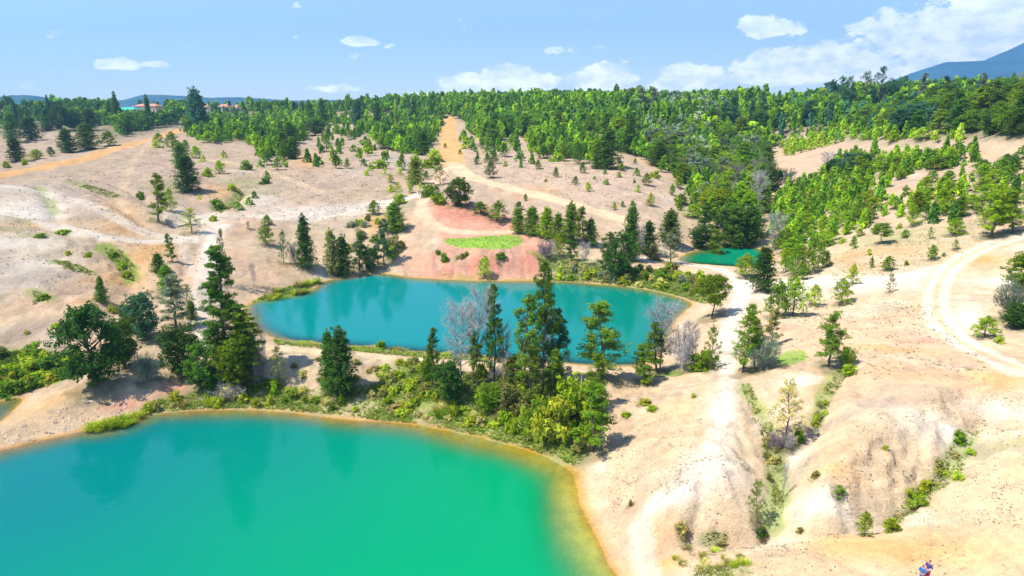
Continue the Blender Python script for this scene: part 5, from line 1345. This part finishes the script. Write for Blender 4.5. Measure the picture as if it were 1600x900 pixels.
# ------------------------------------------------------------------ build the plants
ZONES = [(30,250,'by the orange road, far left'),(90,200,'in the dark wood at far left'),(160,225,'above the orange road at left'),(60,350,'on the bare hillside at far left'),(180,410,'in the green fold of the left hillside'),
 (240,190,'near the red-roofed house'),(360,200,'in the wood left of centre'),(430,220,'in the pine group on the left slope'),(340,300,'around the pale hollow at left'),(500,200,'on the orange crest left of centre'),
 (530,245,'on the open slope left of centre'),(620,210,'in the wood left of the dirt road'),(640,290,'left of the dirt road bend'),(700,300,'by the fork of the dirt road'),(760,250,'right of the dirt road'),
 (575,350,'in the hollow left of the red mound'),(560,400,'on the shore left of the red mound'),(450,400,'on the shore above the lake tip'),(430,465,'at the left tip of the turquoise lake'),(770,340,'behind the red mound'),
 (720,402,'on the lip of the red mound'),(850,390,'right of the red mound'),(880,240,'on top of the mauve slope'),(930,290,'on the mauve slope right of centre'),(860,350,'in the pine row beside the mauve slope'),
 (990,320,'at the right end of the mauve slope'),(940,400,'behind the turquoise lake'),(1050,300,'at the edge of the wooded valley'),(1120,330,'in the wooded valley above the little lake'),(1160,260,'in the upper wooded valley'),
 (1040,430,'on the isthmus beside the turquoise lake'),(1120,395,'by the little green lake'),(1150,190,'in the wood at upper right of centre'),(800,180,'in the wood along the skyline'),(950,180,'in the wood above the mauve slope'),
 (1300,170,'in the far right forest'),(1450,170,'on the far right forest hill'),(1570,170,'in the forest at the top right'),(1260,230,'round the pinkish clearing at right'),(1350,215,'in the sunlit young wood at right'),
 (1260,350,'on the wooded slope above the plateau'),(1330,290,'in the young pine slope at right'),(1450,300,'on the patchy slope at right'),(1580,300,'on the slope at far right'),(1400,380,'on the open hillside at right'),
 (1260,420,'at the corner of the right plateau'),(1330,470,'on the right plateau'),(1560,350,'beside the right road'),(1550,500,'by the road at the right edge'),(1300,570,'beside the thin golden pine on the plateau'),
 (1200,560,'by the round blue-grey bush'),(1210,700,'in the gully between the pale ridges'),(1210,800,'at the foot of the grassy gully'),(1280,620,'in the small gully below the thin golden pine'),(1480,700,'in the right gully'),
 (1400,810,'along the foreground bench'),(1290,760,'on the pale foreground ridge'),(1120,870,'at the bottom foreground'),(1060,600,'on the pink ground above the ridge'),(990,640,'on the bare bank below the central pines'),
 (1090,560,'by the pale bushes right of the lake'),(960,560,'below the big golden pine'),(840,600,'round the central pines'),(880,680,'above the sandy corner of the big lake'),(760,650,'on the bank below the pale bare tree'),
 (700,600,'beside the pale bare tree'),(640,600,'on the grassy bank between the lakes'),(600,640,'along the far edge of the big lake'),(600,545,'along the lakeside path'),(540,590,'by the twin dark conifers'),
 (450,620,'on the lower bank right of the tallest tree'),(330,625,'on the lower bank below the tallest tree'),(230,640,'on the bank right of the sandy spit'),(170,670,'at the waterline of the sandy spit'),(60,580,'round the small pond at left'),
 (200,530,'around the broad spit tree'),(280,480,'beside the whitish track'),(280,260,'on the crest of the left hillside'),(80,510,'on the eroded ground at left')]
ZA = np.array([(a, b) for a, b, _ in ZONES], float)
SIZE = {'open': (60, 100), 'tall': (60, 100), 'dense': (28, 60), 'cypress': (30, 60), 'round': (40, 80), 'young': (14, 24), 'sparse': (24, 60), 'bush': (12, 22), 'reed': (10, 16), 'bare': (60, 110), 'greybush': (25, 50), 'umbrella': (40, 60)}
NOUN = {'open': 'open-crowned pine', 'tall': 'tall tree', 'umbrella': 'spreading tree', 'dense': 'dense conifer', 'cypress': 'narrow conifer', 'round': 'round-crowned tree', 'young': 'young pine',
        'sparse': 'thin pine', 'bush': 'shrub', 'reed': 'grass clump', 'bare': 'leafless tree', 'greybush': 'leafless bush'}
PLUR = {'bush': 'shrubs', 'greybush': 'leafless bushes', 'reed': 'grass clumps'}
ORD = ['leftmost', 'second from left', 'third from left', 'fourth from left', 'fifth from left', 'sixth from left', 'seventh from left', 'eighth from left', 'ninth from left']
def size_word(t):
    a, b = SIZE[t['kind']]
    return 'small' if t['hpx'] < a else ('large' if t['hpx'] > b else 'middling')

# the 300 of a kind that show largest stand as individuals, the rest merge into one forest
FAMILY = {'open': 'pine', 'dense': 'pine', 'cypress': 'pine', 'round': 'broad', 'tall': 'broad', 'umbrella': 'broad', 'young': 'young', 'sparse': 'pine', 'bush': 'shrub', 'reed': 'reed', 'bare': 'bare', 'greybush': 'bare'}
LIMIT = {'pine': 290, 'broad': 150, 'young': 230, 'shrub': 300, 'reed': 300, 'bare': 200}
MAXI = {k: 1 for k in LIMIT}
allt = TREES + [dict(t) for t in FARTREES]
nk = {}
for t in TREES: nk[FAMILY[t['kind']]] = nk.get(FAMILY[t['kind']], 0) + 1
FARTREES.sort(key=lambda t: -t['hpx'] * (1 + .0 * t['w']))
REST = []
for t in FARTREES:
    f = FAMILY[t['kind']]
    if nk.get(f, 0) < LIMIT[f] and t['y'] < 560:
        nk[f] = nk.get(f, 0) + 1; TREES.append(t)
    else:
        REST.append(t)
print('individual', nk, 'merged', len(REST))

# labels
buckets = {}
for t in TREES:
    z_ = int(np.argmin(((ZA - (t['u'], t['v'])) ** 2 * (1, 2.2)).sum(1)))
    t['zone'] = ZONES[z_][2]
    if t['label'] is None:
        key = (t['kind'], t['tone'], size_word(t), t['zone'])
        buckets.setdefault(key, []).append(t)
for (kd, tn, sz_, zn), L_ in buckets.items():
    base = f"{sz_} {TONES[tn][0]} {NOUN[kd]} {zn}"
    if len(L_) == 1:
        L_[0]['label'] = base
    elif len(L_) <= 7:
        L_.sort(key=lambda t: t['u'])
        for i, t in enumerate(L_):
            o_ = 'rightmost' if i == len(L_) - 1 else ORD[i]
            lb = f"{o_} {base}"
            t['label'] = lb
    else:
        nrow = -(-len(L_) // 9)
        L_.sort(key=lambda t: -t['v'])
        rows = [L_[i * len(L_) // nrow:(i + 1) * len(L_) // nrow] for i in range(nrow)]
        for ri, row in enumerate(rows):
            rn = 'front-row' if ri == 0 else ('back-row' if ri == nrow - 1 else 'middle-row')
            row.sort(key=lambda t: t['u'])
            for i, t in enumerate(row):
                t['label'] = f"{ORD[i]} {rn} {base}"
    for t in L_:
        t['label'] = ' '.join(t['label'].split()[:16])
for t in TREES:
    pl = PLUR.get(t['kind'], NOUN[t['kind']] + 's')
    t['group'] = f"{TONES[t['tone']][0]} {pl} {t['zone']}" if True else None

rp_ = random.Random(5)
for t in TREES:
    kd = t['kind']; var = rp_.randrange(NVAR[kd])
    small = t['hpx'] < 27
    cm, tm, h0, w0 = lib(kd, var, small)
    name = NAMES[kd]
    if small:
        root = link(name, cm)
        leaf_slot = root
    else:
        root = bpy.data.objects.new(name, None); COL.objects.link(root)
        root.empty_display_size = .3
        link('trunk', tm, root)
        leaf_slot = link(CROWN_NAME.get(kd, 'crown'), cm, root)
    leaf_slot.material_slots[0].link = 'OBJECT'
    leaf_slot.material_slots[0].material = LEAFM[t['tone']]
    root.location = (t['x'], t['y'], t['z'] - .12)
    root.rotation_euler = (rp_.uniform(-.03, .03), rp_.uniform(-.03, .03), rp_.uniform(0, 6.283))
    sxy = t['w'] / w0
    root.scale = (sxy * rp_.uniform(.94, 1.06), sxy * rp_.uniform(.94, 1.06), t['h'] / h0)
    root['label'] = t['label']; root['category'] = CATS[kd]; root['group'] = t['group']
    t['obj'] = root

# litter and scrub soil at the foot of the individual trees
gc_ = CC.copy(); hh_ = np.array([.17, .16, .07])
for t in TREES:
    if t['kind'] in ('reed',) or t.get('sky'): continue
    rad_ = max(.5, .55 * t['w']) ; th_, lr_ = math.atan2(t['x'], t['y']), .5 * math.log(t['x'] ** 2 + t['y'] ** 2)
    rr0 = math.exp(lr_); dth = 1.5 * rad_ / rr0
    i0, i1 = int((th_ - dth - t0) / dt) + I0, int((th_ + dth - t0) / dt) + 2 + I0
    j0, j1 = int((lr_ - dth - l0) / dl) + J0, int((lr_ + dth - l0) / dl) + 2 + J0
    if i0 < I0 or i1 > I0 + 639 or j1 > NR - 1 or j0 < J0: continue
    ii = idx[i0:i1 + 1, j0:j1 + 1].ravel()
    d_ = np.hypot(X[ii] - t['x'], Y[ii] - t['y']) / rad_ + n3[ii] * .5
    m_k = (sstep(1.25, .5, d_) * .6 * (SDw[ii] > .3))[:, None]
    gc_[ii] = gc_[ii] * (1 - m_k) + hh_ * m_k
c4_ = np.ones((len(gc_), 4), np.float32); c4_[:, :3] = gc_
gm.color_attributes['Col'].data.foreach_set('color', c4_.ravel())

# merged far forest: simple crowns of leaf clumps with a short trunk, toned per tree
rf = np.random.default_rng(3)
def simple_tree(kind, seed):
    rg = np.random.default_rng(seed)
    cen, rad, num = [], [], []
    if kind == 'dense':
        for i in range(20):
            t = .08 + .9 * i / 20; a = i * 2.4
            L_ = .5 * (1 - t) ** .7 * rg.uniform(.6, 1.1)
            cen.append((math.cos(a) * L_ * .8, math.sin(a) * L_ * .8, t)); rad.append(.16 * (1.15 - t)); num.append(9)
    elif kind == 'open':
        for i in range(18):
            t = .3 + .68 * i / 18; a = i * 2.4
            L_ = .5 * (1 - t) ** .5 * rg.uniform(.4, 1.2)
            cen.append((math.cos(a) * L_ * .9, math.sin(a) * L_ * .9, t)); rad.append(.12); num.append(9)
    elif kind == 'round':
        for i in range(20):
            d = unit(rg.normal(size=3)); c = d * np.array([.42, .42, .36]) * rg.uniform(.6, 1) + np.array([0, 0, .58])
            cen.append(c); rad.append(.14); num.append(10)
    else:
        for i in range(14):
            t = .1 + .85 * i / 14; a = i * 2.4; L_ = .5 * (1 - t) ** .6 * rg.uniform(.6, 1.1)
            cen.append((math.cos(a) * L_ * .8, math.sin(a) * L_ * .8, t)); rad.append(.15); num.append(6)
    v, to, wa = leaves(cen, rad, num, .13, rg, .75, .4, 1.)
    s_ = Tri(); s_.leaf(v, to, wa)
    co, f, c = arr(s_)
    tco, tf = prism((0, 0, 0), (0, 0, .8), .02, .008, 3)
    return np.vstack([co, tco]), np.vstack([f, tf + len(co)]), np.vstack([c, np.full((len(tco), 3), -1.)])
SV = {k: [simple_tree(k, 900 + i) for i in range(5)] for k in ('dense', 'open', 'round', 'young')}; SV['bare'] = SV['open']; SV['bush'] = SV['young']
co_, f_, c_, n0 = [], [], [], 0
for t in REST:
    co, f, c = SV[t['kind']][rf.integers(5)]
    a = rf.uniform(0, 6.283); ca, sa = math.cos(a), math.sin(a)
    p = np.empty_like(co)
    p[:, 0] = (co[:, 0] * ca - co[:, 1] * sa) * t['w'] + t['x']; p[:, 1] = (co[:, 0] * sa + co[:, 1] * ca) * t['w'] + t['y']; p[:, 2] = co[:, 2] * t['h'] + t['z'] - .1
    tone = np.array(TONES[t['tone']][1]) * rf.uniform(.8, 1.22)
    cc = np.where(c < 0, np.array([.14, .11, .08]), c * tone)
    co_.append(p); f_.append(f + n0); c_.append(cc); n0 += len(co)
fm_ = mesh_np('distant_forest', np.vstack(co_), np.vstack(f_))
set_color(fm_, np.clip(np.vstack(c_) * 1.8, 0.005, 1), 'Tint')
fmat = leaf_material('forest_foliage', (1, 1, 1), .34)
fm_.materials.append(fmat)
link('distant_forest', fm_, kind='stuff', label='mixed green forest of many small trees covering the far slopes')
print('forest tris', len(fm_.polygons))

# ------------------------------------------------------------------ grass and dry tufts (nobody could count them)
def tufts(name, label, polys, n, hh, cols, seed, dens=None, blades=7, minsd=.4):
    rg = np.random.default_rng(seed)
    Pts = []
    WS = [px_shape(poly, ground, 0, True) for poly in polys]
    AR = [abs(np.sum(w_[:, 0] * np.roll(w_[:, 1], -1) - np.roll(w_[:, 0], -1) * w_[:, 1])) / 2 for w_ in WS]
    for w, ar_ in zip(WS, AR):
        per = int(n * ar_ / sum(AR)) + 1
        lo, hi = w.min(0), w.max(0)
        c = lo + rg.random((per * 6, 2)) * (hi - lo)
        c = c[inside(c, w)]
        d, _, _ = shore_d(c, 6.)
        c = c[d > minsd]
        if dens is not None:
            c = c[fbm(c[:, 0], c[:, 1], 5., 3, seed + .5) + rg.normal(0, .2, len(c)) > dens]
        Pts.append(c[:per])
    P_ = np.vstack(Pts); m = len(P_)
    z = height(P_[:, 0], P_[:, 1])
    k = np.repeat(np.arange(m), blades); q_ = len(k)
    an = rg.random(q_) * 6.283; s_ = (hh * (.5 + rg.random(m)))[k]
    b0 = np.stack([P_[k, 0] + np.cos(an) * s_ * .25, P_[k, 1] + np.sin(an) * s_ * .25, z[k] - .03], 1)
    tip = b0 + np.stack([np.cos(an) * s_ * .55, np.sin(an) * s_ * .55, s_ * rg.uniform(.5, 1., q_)], 1)
    sd_ = np.stack([-np.sin(an), np.cos(an), np.zeros(q_)], 1) * (s_ * .22)[:, None]
    v = np.stack([b0 - sd_, b0 + sd_, tip], 1).reshape(-1, 3)
    me = mesh_np(name, v, np.arange(q_ * 3).reshape(q_, 3))
    cl = np.array(cols)[rg.integers(len(cols), size=m)][k] * rg.uniform(.75, 1.2, q_)[:, None]
    set_color(me, np.repeat(cl, 3, 0), 'Tint')
    me.materials.append(fmat)
    link(name, me, kind='stuff', label=label)
G1, G2, G3, G4 = (.30, .40, .04), (.18, .28, .03), (.40, .40, .13), (.32, .27, .15)
tufts('bank_grass', 'yellow-green grass growing on the bank between the lakes', [BANK, BANK, [(600,600),(640,562),(720,580),(820,610),(900,650),(915,700),(840,690),(740,665),(660,650)]], 11000, .30, [G1, (.24,.34,.04), G1, G3], 71, -.05)
tufts('mound_grass', 'vivid green grass on the bench of the red mound', [[(692,373),(740,371),(812,365),(820,381),(792,391),(740,389),(702,385)]], 600, .22, [(.28, .46, .06), (.36, .50, .09)], 78, -.9)
tufts('fold_grass', 'green grass and scrub in the folds of the left hillside', [[(160,384),(190,392),(212,420),(210,440),(192,434),(172,405)], [(80,405),(115,412),(144,424),(140,430),(100,420)], [(336,330),(362,318),(374,306),(364,296),(372,294),(382,306),(370,324),(345,334)], [(104,280),(150,292),(190,306),(184,310),(140,298)], [(50,452),(80,464),(76,472),(52,462)]], 2600, .3, [G2, G1, G3], 79, -.3, 6)
tufts('marsh_grass', 'green marsh grass round the small pond at left', [[(-30,545),(60,548),(130,560),(128,585),(70,602),(0,622),(-40,640)]], 4500, .38, [G2, G1, (.08, .17, .03)], 72, -.5)
tufts('shore_grass', 'straw and green grass along the shores of the upper lake', [[(838,400),(880,405),(930,416),(1000,430),(1070,445),(1090,470),(1000,452),(930,444),(860,440),(845,430)], [(395,470),(430,455),(500,440),(470,462),(430,470),(395,484)], [(430,531),(600,548),(760,560),(760,566),(600,554),(430,537)], [(1000,418),(1060,424),(1120,432),(1130,470),(1090,472),(1000,446)]], 7000, .34, [G3, G1, G2], 73, -.4)
tufts('gully_grass', 'green grass growing in the eroded gullies at right', [[(1158,600),(1172,600),(1205,660),(1225,720),(1224,800),(1204,812),(1206,730),(1186,670)], [(1315,572),(1332,575),(1300,625),(1284,668),(1268,664),(1284,610)], [(1530,650),(1550,656),(1515,700),(1500,745),(1450,790),(1400,822),(1380,820),(1450,760),(1478,705)], [(1090,838),(1138,830),(1142,852),(1100,856)], [(1085,884),(1172,880),(1178,905),(1085,906)]], 3600, .18, [G1, G2, G3, (.26,.33,.08), G3], 74, .0)
tufts('slope_tufts', 'dry low tufts dotted over the pale eroded slopes at right', [[(930,700),(1050,640),(1130,680),(1160,800),(1000,840),(960,830)], [(1040,760),(1150,690),(1200,800),(1180,835),(1060,830)], [(1340,660),(1480,640),(1480,740),(1420,790),(1340,770),(1320,690)], [(1440,590),(1600,600),(1600,680),(1490,700),(1440,680)], [(1060,850),(1300,830),(1340,850),(1200,905),(1060,905)], [(1400,800),(1600,700),(1600,900),(1420,900)],[(1225,730),(1330,730),(1330,810),(1230,825)]], 4200, .12, [(.18, .18, .09), (.30, .24, .15), (.16, .13, .09), (.28, .28, .13)], 75, .25, 6)
tufts('hill_tufts', 'sparse dry tufts on the bare hillside at left and the far slopes', [[(0,300),(240,230),(300,330),(320,420),(200,470),(0,480)], [(300,260),(600,260),(640,320),(520,360),(340,340)], [(730,230),(960,250),(1050,310),(940,330),(740,280)]], 7000, .26, [(.16, .17, .07), (.22, .19, .11), (.14, .17, .05)], 76, .1, 5)
tufts('plateau_tufts', 'tiny scattered tufts on the right hillside and plateau', [[(1300,400),(1500,340),(1600,330),(1560,380),(1440,420),(1300,440)], [(1240,480),(1450,470),(1560,590),(1340,600),(1230,560)]], 1800, .2, [(.20, .24, .07), (.26, .22, .12)], 77, .1, 6)

# ------------------------------------------------------------------ loose stones on the eroded slopes: real geometry, one mass
def stones(name, label, polys, n, size, cols, seed):
    rg = np.random.default_rng(seed); co, f, cl, k = [], [], [], 0
    base = np.array([(1,0,0),(-1,0,0),(0,1,0),(0,-1,0),(0,0,1),(0,0,-1)], float)
    fa = np.array([(0,2,4),(2,1,4),(1,3,4),(3,0,4),(2,0,5),(1,2,5),(3,1,5),(0,3,5)])
    for poly in polys:
        w = px_shape(poly, ground, 0, True); lo, hi = w.min(0), w.max(0)
        c = lo + rg.random((n * 5, 2)) * (hi - lo); c = c[inside(c, w)]
        dd, _, _ = shore_d(c, 6.); c = c[dd > .3][:n]
        c = c[fbm(c[:, 0], c[:, 1], 6., 3, seed) > -.15]
        z = height(c[:, 0], c[:, 1])
        for (x, y), zz in zip(c, z):
            s = size * rg.uniform(.3, 1.) ** 2 + .04
            v = base * (s * rg.uniform(.6, 1.2, (6, 1))) * np.array([1, 1, .6]) + rg.normal(0, s * .15, (6, 3))
            a = rg.uniform(0, 6.28); v = np.stack([v[:, 0] * math.cos(a) - v[:, 1] * math.sin(a), v[:, 0] * math.sin(a) + v[:, 1] * math.cos(a), v[:, 2]], 1)
            co.append(v + (x, y, zz)); f.append(fa + k); k += 6; cl.append(np.tile(np.array(cols[rg.integers(len(cols))]) * rg.uniform(.8, 1.15), (6, 1)))
    me = mesh_np(name, np.vstack(co), np.vstack(f)); set_color(me, np.vstack(cl), 'Tint'); me.materials.append(STONE)
    link(name, me, kind='stuff', label=label)
STONE, N_s, L_s = new_mat('stone')
o_s = N_s.new('ShaderNodeOutputMaterial'); b_s = N_s.new('ShaderNodeBsdfDiffuse'); a_s = nd(N_s, 'ShaderNodeAttribute', attribute_name='Tint')
L_s.new(a_s.outputs['Color'], b_s.inputs['Color']); L_s.new(b_s.outputs[0], o_s.inputs[0])
SC = [(.42, .33, .25), (.34, .25, .19), (.5, .42, .34), (.30, .24, .2)]
stones('scree', 'loose stones scattered over the pale eroded slopes at right', [[(910,735),(1060,650),(1130,700),(1140,830),(1040,850),(960,850)], [(1340,660),(1480,640),(1600,640),(1600,690),(1480,740),(1400,790),(1330,770)], [(1060,830),(1340,840),(1300,900),(1060,900)], [(1440,780),(1600,700),(1600,880),(1450,890)]], 260, .15, SC, 91)
stones('shore_stones', 'stones along the spit and the edges of the lakes', [[(20,700),(130,665),(210,640),(215,620),(130,620),(0,680)], [(480,455),(530,437),(520,425),(470,440)], [(620,432),(850,440),(850,425),(620,420)]], 220, .28, [(.45, .32, .24), (.36, .24, .18), (.5, .44, .38)], 92)

# ------------------------------------------------------------------ houses at the edge of the far wood
def flat_mat(name, rgb, var=.12, rough=.7, s=2.5):
    m, N, Lk = new_mat(name)
    out = N.new('ShaderNodeOutputMaterial'); bs = N.new('ShaderNodeBsdfPrincipled'); tcn = N.new('ShaderNodeTexCoord'); n = N.new('ShaderNodeTexNoise')
    n.inputs['Scale'].default_value = s; n.inputs['Detail'].default_value = 4; Lk.new(tcn.outputs['Object'], n.inputs['Vector'])
    mx = nd(N, 'ShaderNodeMix', data_type='RGBA'); Lk.new(n.outputs[0], mx.inputs[0])
    mx.inputs[6].default_value = (*[c * (1 - var) for c in rgb], 1); mx.inputs[7].default_value = (*[min(1, c * (1 + var)) for c in rgb], 1)
    Lk.new(mx.outputs[2], bs.inputs['Base Color']); bs.inputs['Roughness'].default_value = rough
    Lk.new(bs.outputs[0], out.inputs[0]); return m
TILE = flat_mat('terracotta_tiles', (.52, .24, .14)); WALL = flat_mat('whitewashed_wall', (.74, .70, .64)); TEAL = flat_mat('green_sheet_roof', (.02, .48, .36)); GLASS = flat_mat('dark_glass', (.03, .04, .05), .1, .15); WOOD = flat_mat('door_wood', (.16, .08, .04)); CREAM = flat_mat('cream_wall', (.66, .55, .42))
def box(x0, x1, y0, y1, z0, z1):
    co = np.array([(x, y, z) for x in (x0, x1) for y in (y0, y1) for z in (z0, z1)], float)
    f = np.array([(0,1,3,2),(4,6,7,5),(0,4,5,1),(2,3,7,6),(0,2,6,4),(1,5,7,3)])
    return co, f
def part(name, co, f, mat, parent, **kw):
    me = mesh_np(name, co, f); me.materials.append(mat); me.validate(); return link(name, me, parent, **kw)
def house(u, y, w, d, h, roofm, wallm, label, nwin=4, lift=0.0, group=None, name='house'):
    z0 = float(height((u - 800) / F * y, y)); dep = y * CP + (CAMZ - z0) * SP; x = (u - 800) / F * dep; z0 = float(height(x, y))
    e = bpy.data.objects.new(name, None); COL.objects.link(e); e.location = (x, y, z0 - .3 + lift); e.rotation_euler = (0, 0, -.15)
    e['label'] = label; e['category'] = 'house'
    if group: e['group'] = group
    part('wall', *box(-w/2, w/2, -d/2, d/2, 0, h), wallm, e)
    r = 2.2; ov = .6; hx, hy = w / 2 + ov, d / 2 + ov
    co = np.array([(-hx,-hy,h+.01),(hx,-hy,h+.01),(hx,hy,h+.01),(-hx,hy,h+.01),(-hx,-hy,h+.25),(hx,-hy,h+.25),(hx,hy,h+.25),(-hx,hy,h+.25),(-hx+hy*.6,0,h+r),(hx-hy*.6,0,h+r),(hx-hy*.6,0,h+r),(-hx+hy*.6,0,h+r)], float)
    f = np.array([(3,2,1,0),(0,1,5,4),(1,2,6,5),(2,3,7,6),(3,0,4,7),(4,5,9,8),(6,7,11,10)])
    rf_ = part('roof', co, f, roofm, e)
    bm_t = mesh_np('hip', co[[5,6,9,7,4,8]], tris=np.array([(0,1,2),(3,4,5)])); bm_t.materials.append(roofm); link('hip', bm_t, rf_)
    c = box(w*.25, w*.25 + .9, -.4, .5, h + r * .55, h + r + .9); part('chimney', *c, wallm, rf_)
    for i in range(nwin):
        cx_ = -w/2 + w * (i + .5) / nwin
        if i == nwin // 2:
            part('door', *box(cx_ - .6, cx_ + .6, -d/2 - .06, -d/2 + .02, 0.3, 2.6), WOOD, e)
        else:
            wf = part('window', *box(cx_ - .9, cx_ + .9, -d/2 - .05, -d/2 + .02, 1.4, 2.9), wallm, e)
            part('pane', *box(cx_ - .75, cx_ + .75, -d/2 - .08, -d/2 - .052, 1.55, 2.75), GLASS, wf)
house(233, 655, 20, 10, 5.2, TILE, CREAM, 'long house with a terracotta roof above the far wood at left', 5)
house(201, 640, 17, 9, 3.4, TEAL, WALL, 'low building with a green sheet roof left of the red-roofed house', 4, .0)
house(323, 648, 5, 6, 5.6, TILE, WALL, 'smallest white house among the trees right of the long red-roofed house', 2)
house(352, 662, 8, 7, 4.4, TILE, WALL, 'left one of two small red-roofed houses near the horizon left of centre', 3)
house(368, 668, 7, 6, 4.2, TILE, WALL, 'right one of two small red-roofed houses near the horizon left of centre', 3)

# ------------------------------------------------------------------ two people at the bottom right
def skin_mesh(name, verts, edges, root=0, levels=1):
    me = bpy.data.meshes.new(name); me.from_pydata([v[:3] for v in verts], edges, [])
    o = bpy.data.objects.new(name, me); COL.objects.link(o)
    o.modifiers.new('s', 'SKIN')
    for i, v in enumerate(verts):
        sv = me.skin_vertices[0].data[i]; sv.radius = (v[3], v[4] if len(v) > 4 else v[3]); sv.use_root = (i == root)
    ss = o.modifiers.new('ss', 'SUBSURF'); ss.levels = levels; ss.render_levels = levels
    dg = bpy.context.evaluated_depsgraph_get()
    m2 = bpy.data.meshes.new_from_object(o.evaluated_get(dg))
    bpy.data.objects.remove(o); bpy.data.meshes.remove(me)
    m2.name = name
    for p in m2.polygons: p.use_smooth = True
    return m2
SKINM = flat_mat('skin', (.52, .30, .20), .05)
def person(u, v, rot, hgt, top, sleeve, legs, hair, cap, label):
    p = ground(u, v)[0]; z = float(height(*p))
    e = bpy.data.objects.new('person', None); COL.objects.link(e)
    e.location = (p[0], p[1], z - .01); e.rotation_euler = (0, 0, rot); e.scale = [hgt / 1.72] * 3
    e['label'] = label; e['category'] = 'person'
    def m_(n, col): return flat_mat(n, col, .1, .8, 12)
    V, E = [], []
    def ch(prev, *pts_):
        for q in pts_:
            V.append(q); E.append((prev, len(V) - 1)) if prev is not None else None; prev = len(V) - 1
        return prev
    pel = ch(None, (0, 0, .95, .15, .11)); sp1 = ch(pel, (0, -.01, 1.12, .13, .10), (0, -.01, 1.30, .16, .11)); nk_ = ch(sp1, (0, 0, 1.45, .065)); ch(nk_, (0, .015, 1.53, .07), (0, .01, 1.62, .085, .10), (0, 0, 1.70, .05, .06))
    hands = []
    for s in (-1, 1):
        wr = ch(sp1, (s * .15, 0, 1.40, .06), (s * .23, -.01, 1.32, .048), (s * .27, -.05, 1.10, .04), (s * .16, .20, 1.12, .028), (s * .13, .27, 1.13, .022, .04))
        for k in range(4):
            ch(wr, (s * (.145 - .028 * k), .315, 1.135, .009), (s * (.143 - .027 * k), .345 + .006 * (k in (1, 2)), 1.125, .009), (s * (.14 - .026 * k), .36, 1.105, .008))
        ch(wr, (s * .09, .285, 1.15, .010), (s * .075, .31, 1.155, .009))
        kn = ch(pel, (s * .09, 0, .86, .095), (s * .10, .02, .50, .062), (s * .105, -.02, .12, .042), (s * .11, -.01, .05, .045), (s * .12, .13, .035, .035))
    body = skin_mesh('body', V, E); body.materials.append(SKINM); link('body', body, e)
    V, E = [], []
    pel = ch(None, (0, 0, .93, .165, .125)); sp1 = ch(pel, (0, -.01, 1.12, .15, .12), (0, -.01, 1.31, .18, .13)); ch(sp1, (0, 0, 1.43, .085))
    for s in (-1, 1): ch(sp1, (s * .15, 0, 1.40, .08), (s * .235, -.01, 1.31, .068), (s * .27, -.05, 1.12, .058))
    sh = skin_mesh('shirt', V, E); sh.materials.append(m_('shirt_cloth', top)); link('shirt', sh, e)
    for s in (-1, 1):
        V, E = [], []; ch(None, (s * .27, -.05, 1.12, .052), (s * .215, .08, 1.13, .045), (s * .17, .18, 1.13, .038))
        sl = skin_mesh('sleeve', V, E); sl.materials.append(m_('sleeve_cloth', sleeve)); link('sleeve', sl, e)
    V, E = [], []
    pel = ch(None, (0, 0, .96, .165, .13))
    for s in (-1, 1): ch(pel, (s * .09, 0, .84, .112), (s * .10, .02, .50, .082), (s * .105, -.02, .12, .062))
    tr = skin_mesh('trousers', V, E); tr.materials.append(m_('trouser_cloth', legs)); link('trousers', tr, e)
    for s in (-1, 1):
        V, E = [], []; ch(None, (s * .11, -.03, .045, .052), (s * .115, .06, .04, .05), (s * .12, .16, .032, .042))
        bt = skin_mesh('shoe', V, E); bt.materials.append(m_('shoe_leather', (.05, .05, .06))); link('shoe', bt, e)
    V, E = [], []; ch(None, (0, -.05, 1.56, .07, .09), (0, -.03, 1.655, .095, .11), (0, -.005, 1.71, .07, .08))
    if cap: ch(1, (0, .10, 1.665, .07, .02))
    hr = skin_mesh('cap' if cap else 'hair', V, E); hr.materials.append(m_('headwear' if cap else 'hair', hair)); link('cap' if cap else 'hair', hr, e)
    V, E = [], []; ch(None, (0, .10, 1.60, .012), (0, .125, 1.575, .015)); ns = skin_mesh('nose', V, E, 0, 1); ns.materials.append(SKINM); link('nose', ns, e)
    for s in (-1, 1):
        V, E = [], []; ch(None, (s * .035, .098, 1.615, .011), (s * .036, .104, 1.615, .010)); ey = skin_mesh('eye', V, E); ey.materials.append(GLASS); link('eye', ey, e)
        V, E = [], []; ch(None, (s * .088, .0, 1.62, .014), (s * .092, .0, 1.585, .012)); er = skin_mesh('ear', V, E); er.materials.append(SKINM); link('ear', er, e)
person(1447.5, 908, 1.9, 1.74, (.07, .05, .22), (.62, .55, .80), (.50, .03, .14), (.02, .015, .03), False, 'dark-haired person in a navy and lilac top and crimson trousers at bottom right')
person(1438.5, 913, -1.2, 1.62, (.03, .14, .55), (.70, .62, .72), (.02, .08, .45), (.52, .01, .06), True, 'person in a crimson cap and blue clothes at bottom right')

# ------------------------------------------------------------------ air: even thin haze
HZ = (-6200, 6200, -5700, 6300, -20.0, 640.0)
hz_m, N_h, L_h = new_mat('haze_air')
o_h = N_h.new('ShaderNodeOutputMaterial'); v_h = N_h.new('ShaderNodeVolumePrincipled')
v_h.inputs['Color'].default_value = (.36, .70, 1.0, 1); v_h.inputs['Density'].default_value = 1.8e-4; v_h.inputs['Anisotropy'].default_value = 0.3
L_h.new(v_h.outputs[0], o_h.inputs['Volume'])
hco, hf = box(*HZ)
hm_ = mesh_np('haze', hco, hf); hm_.materials.append(hz_m)
link('haze', hm_, kind='stuff', label='thin blue haze filling the air')
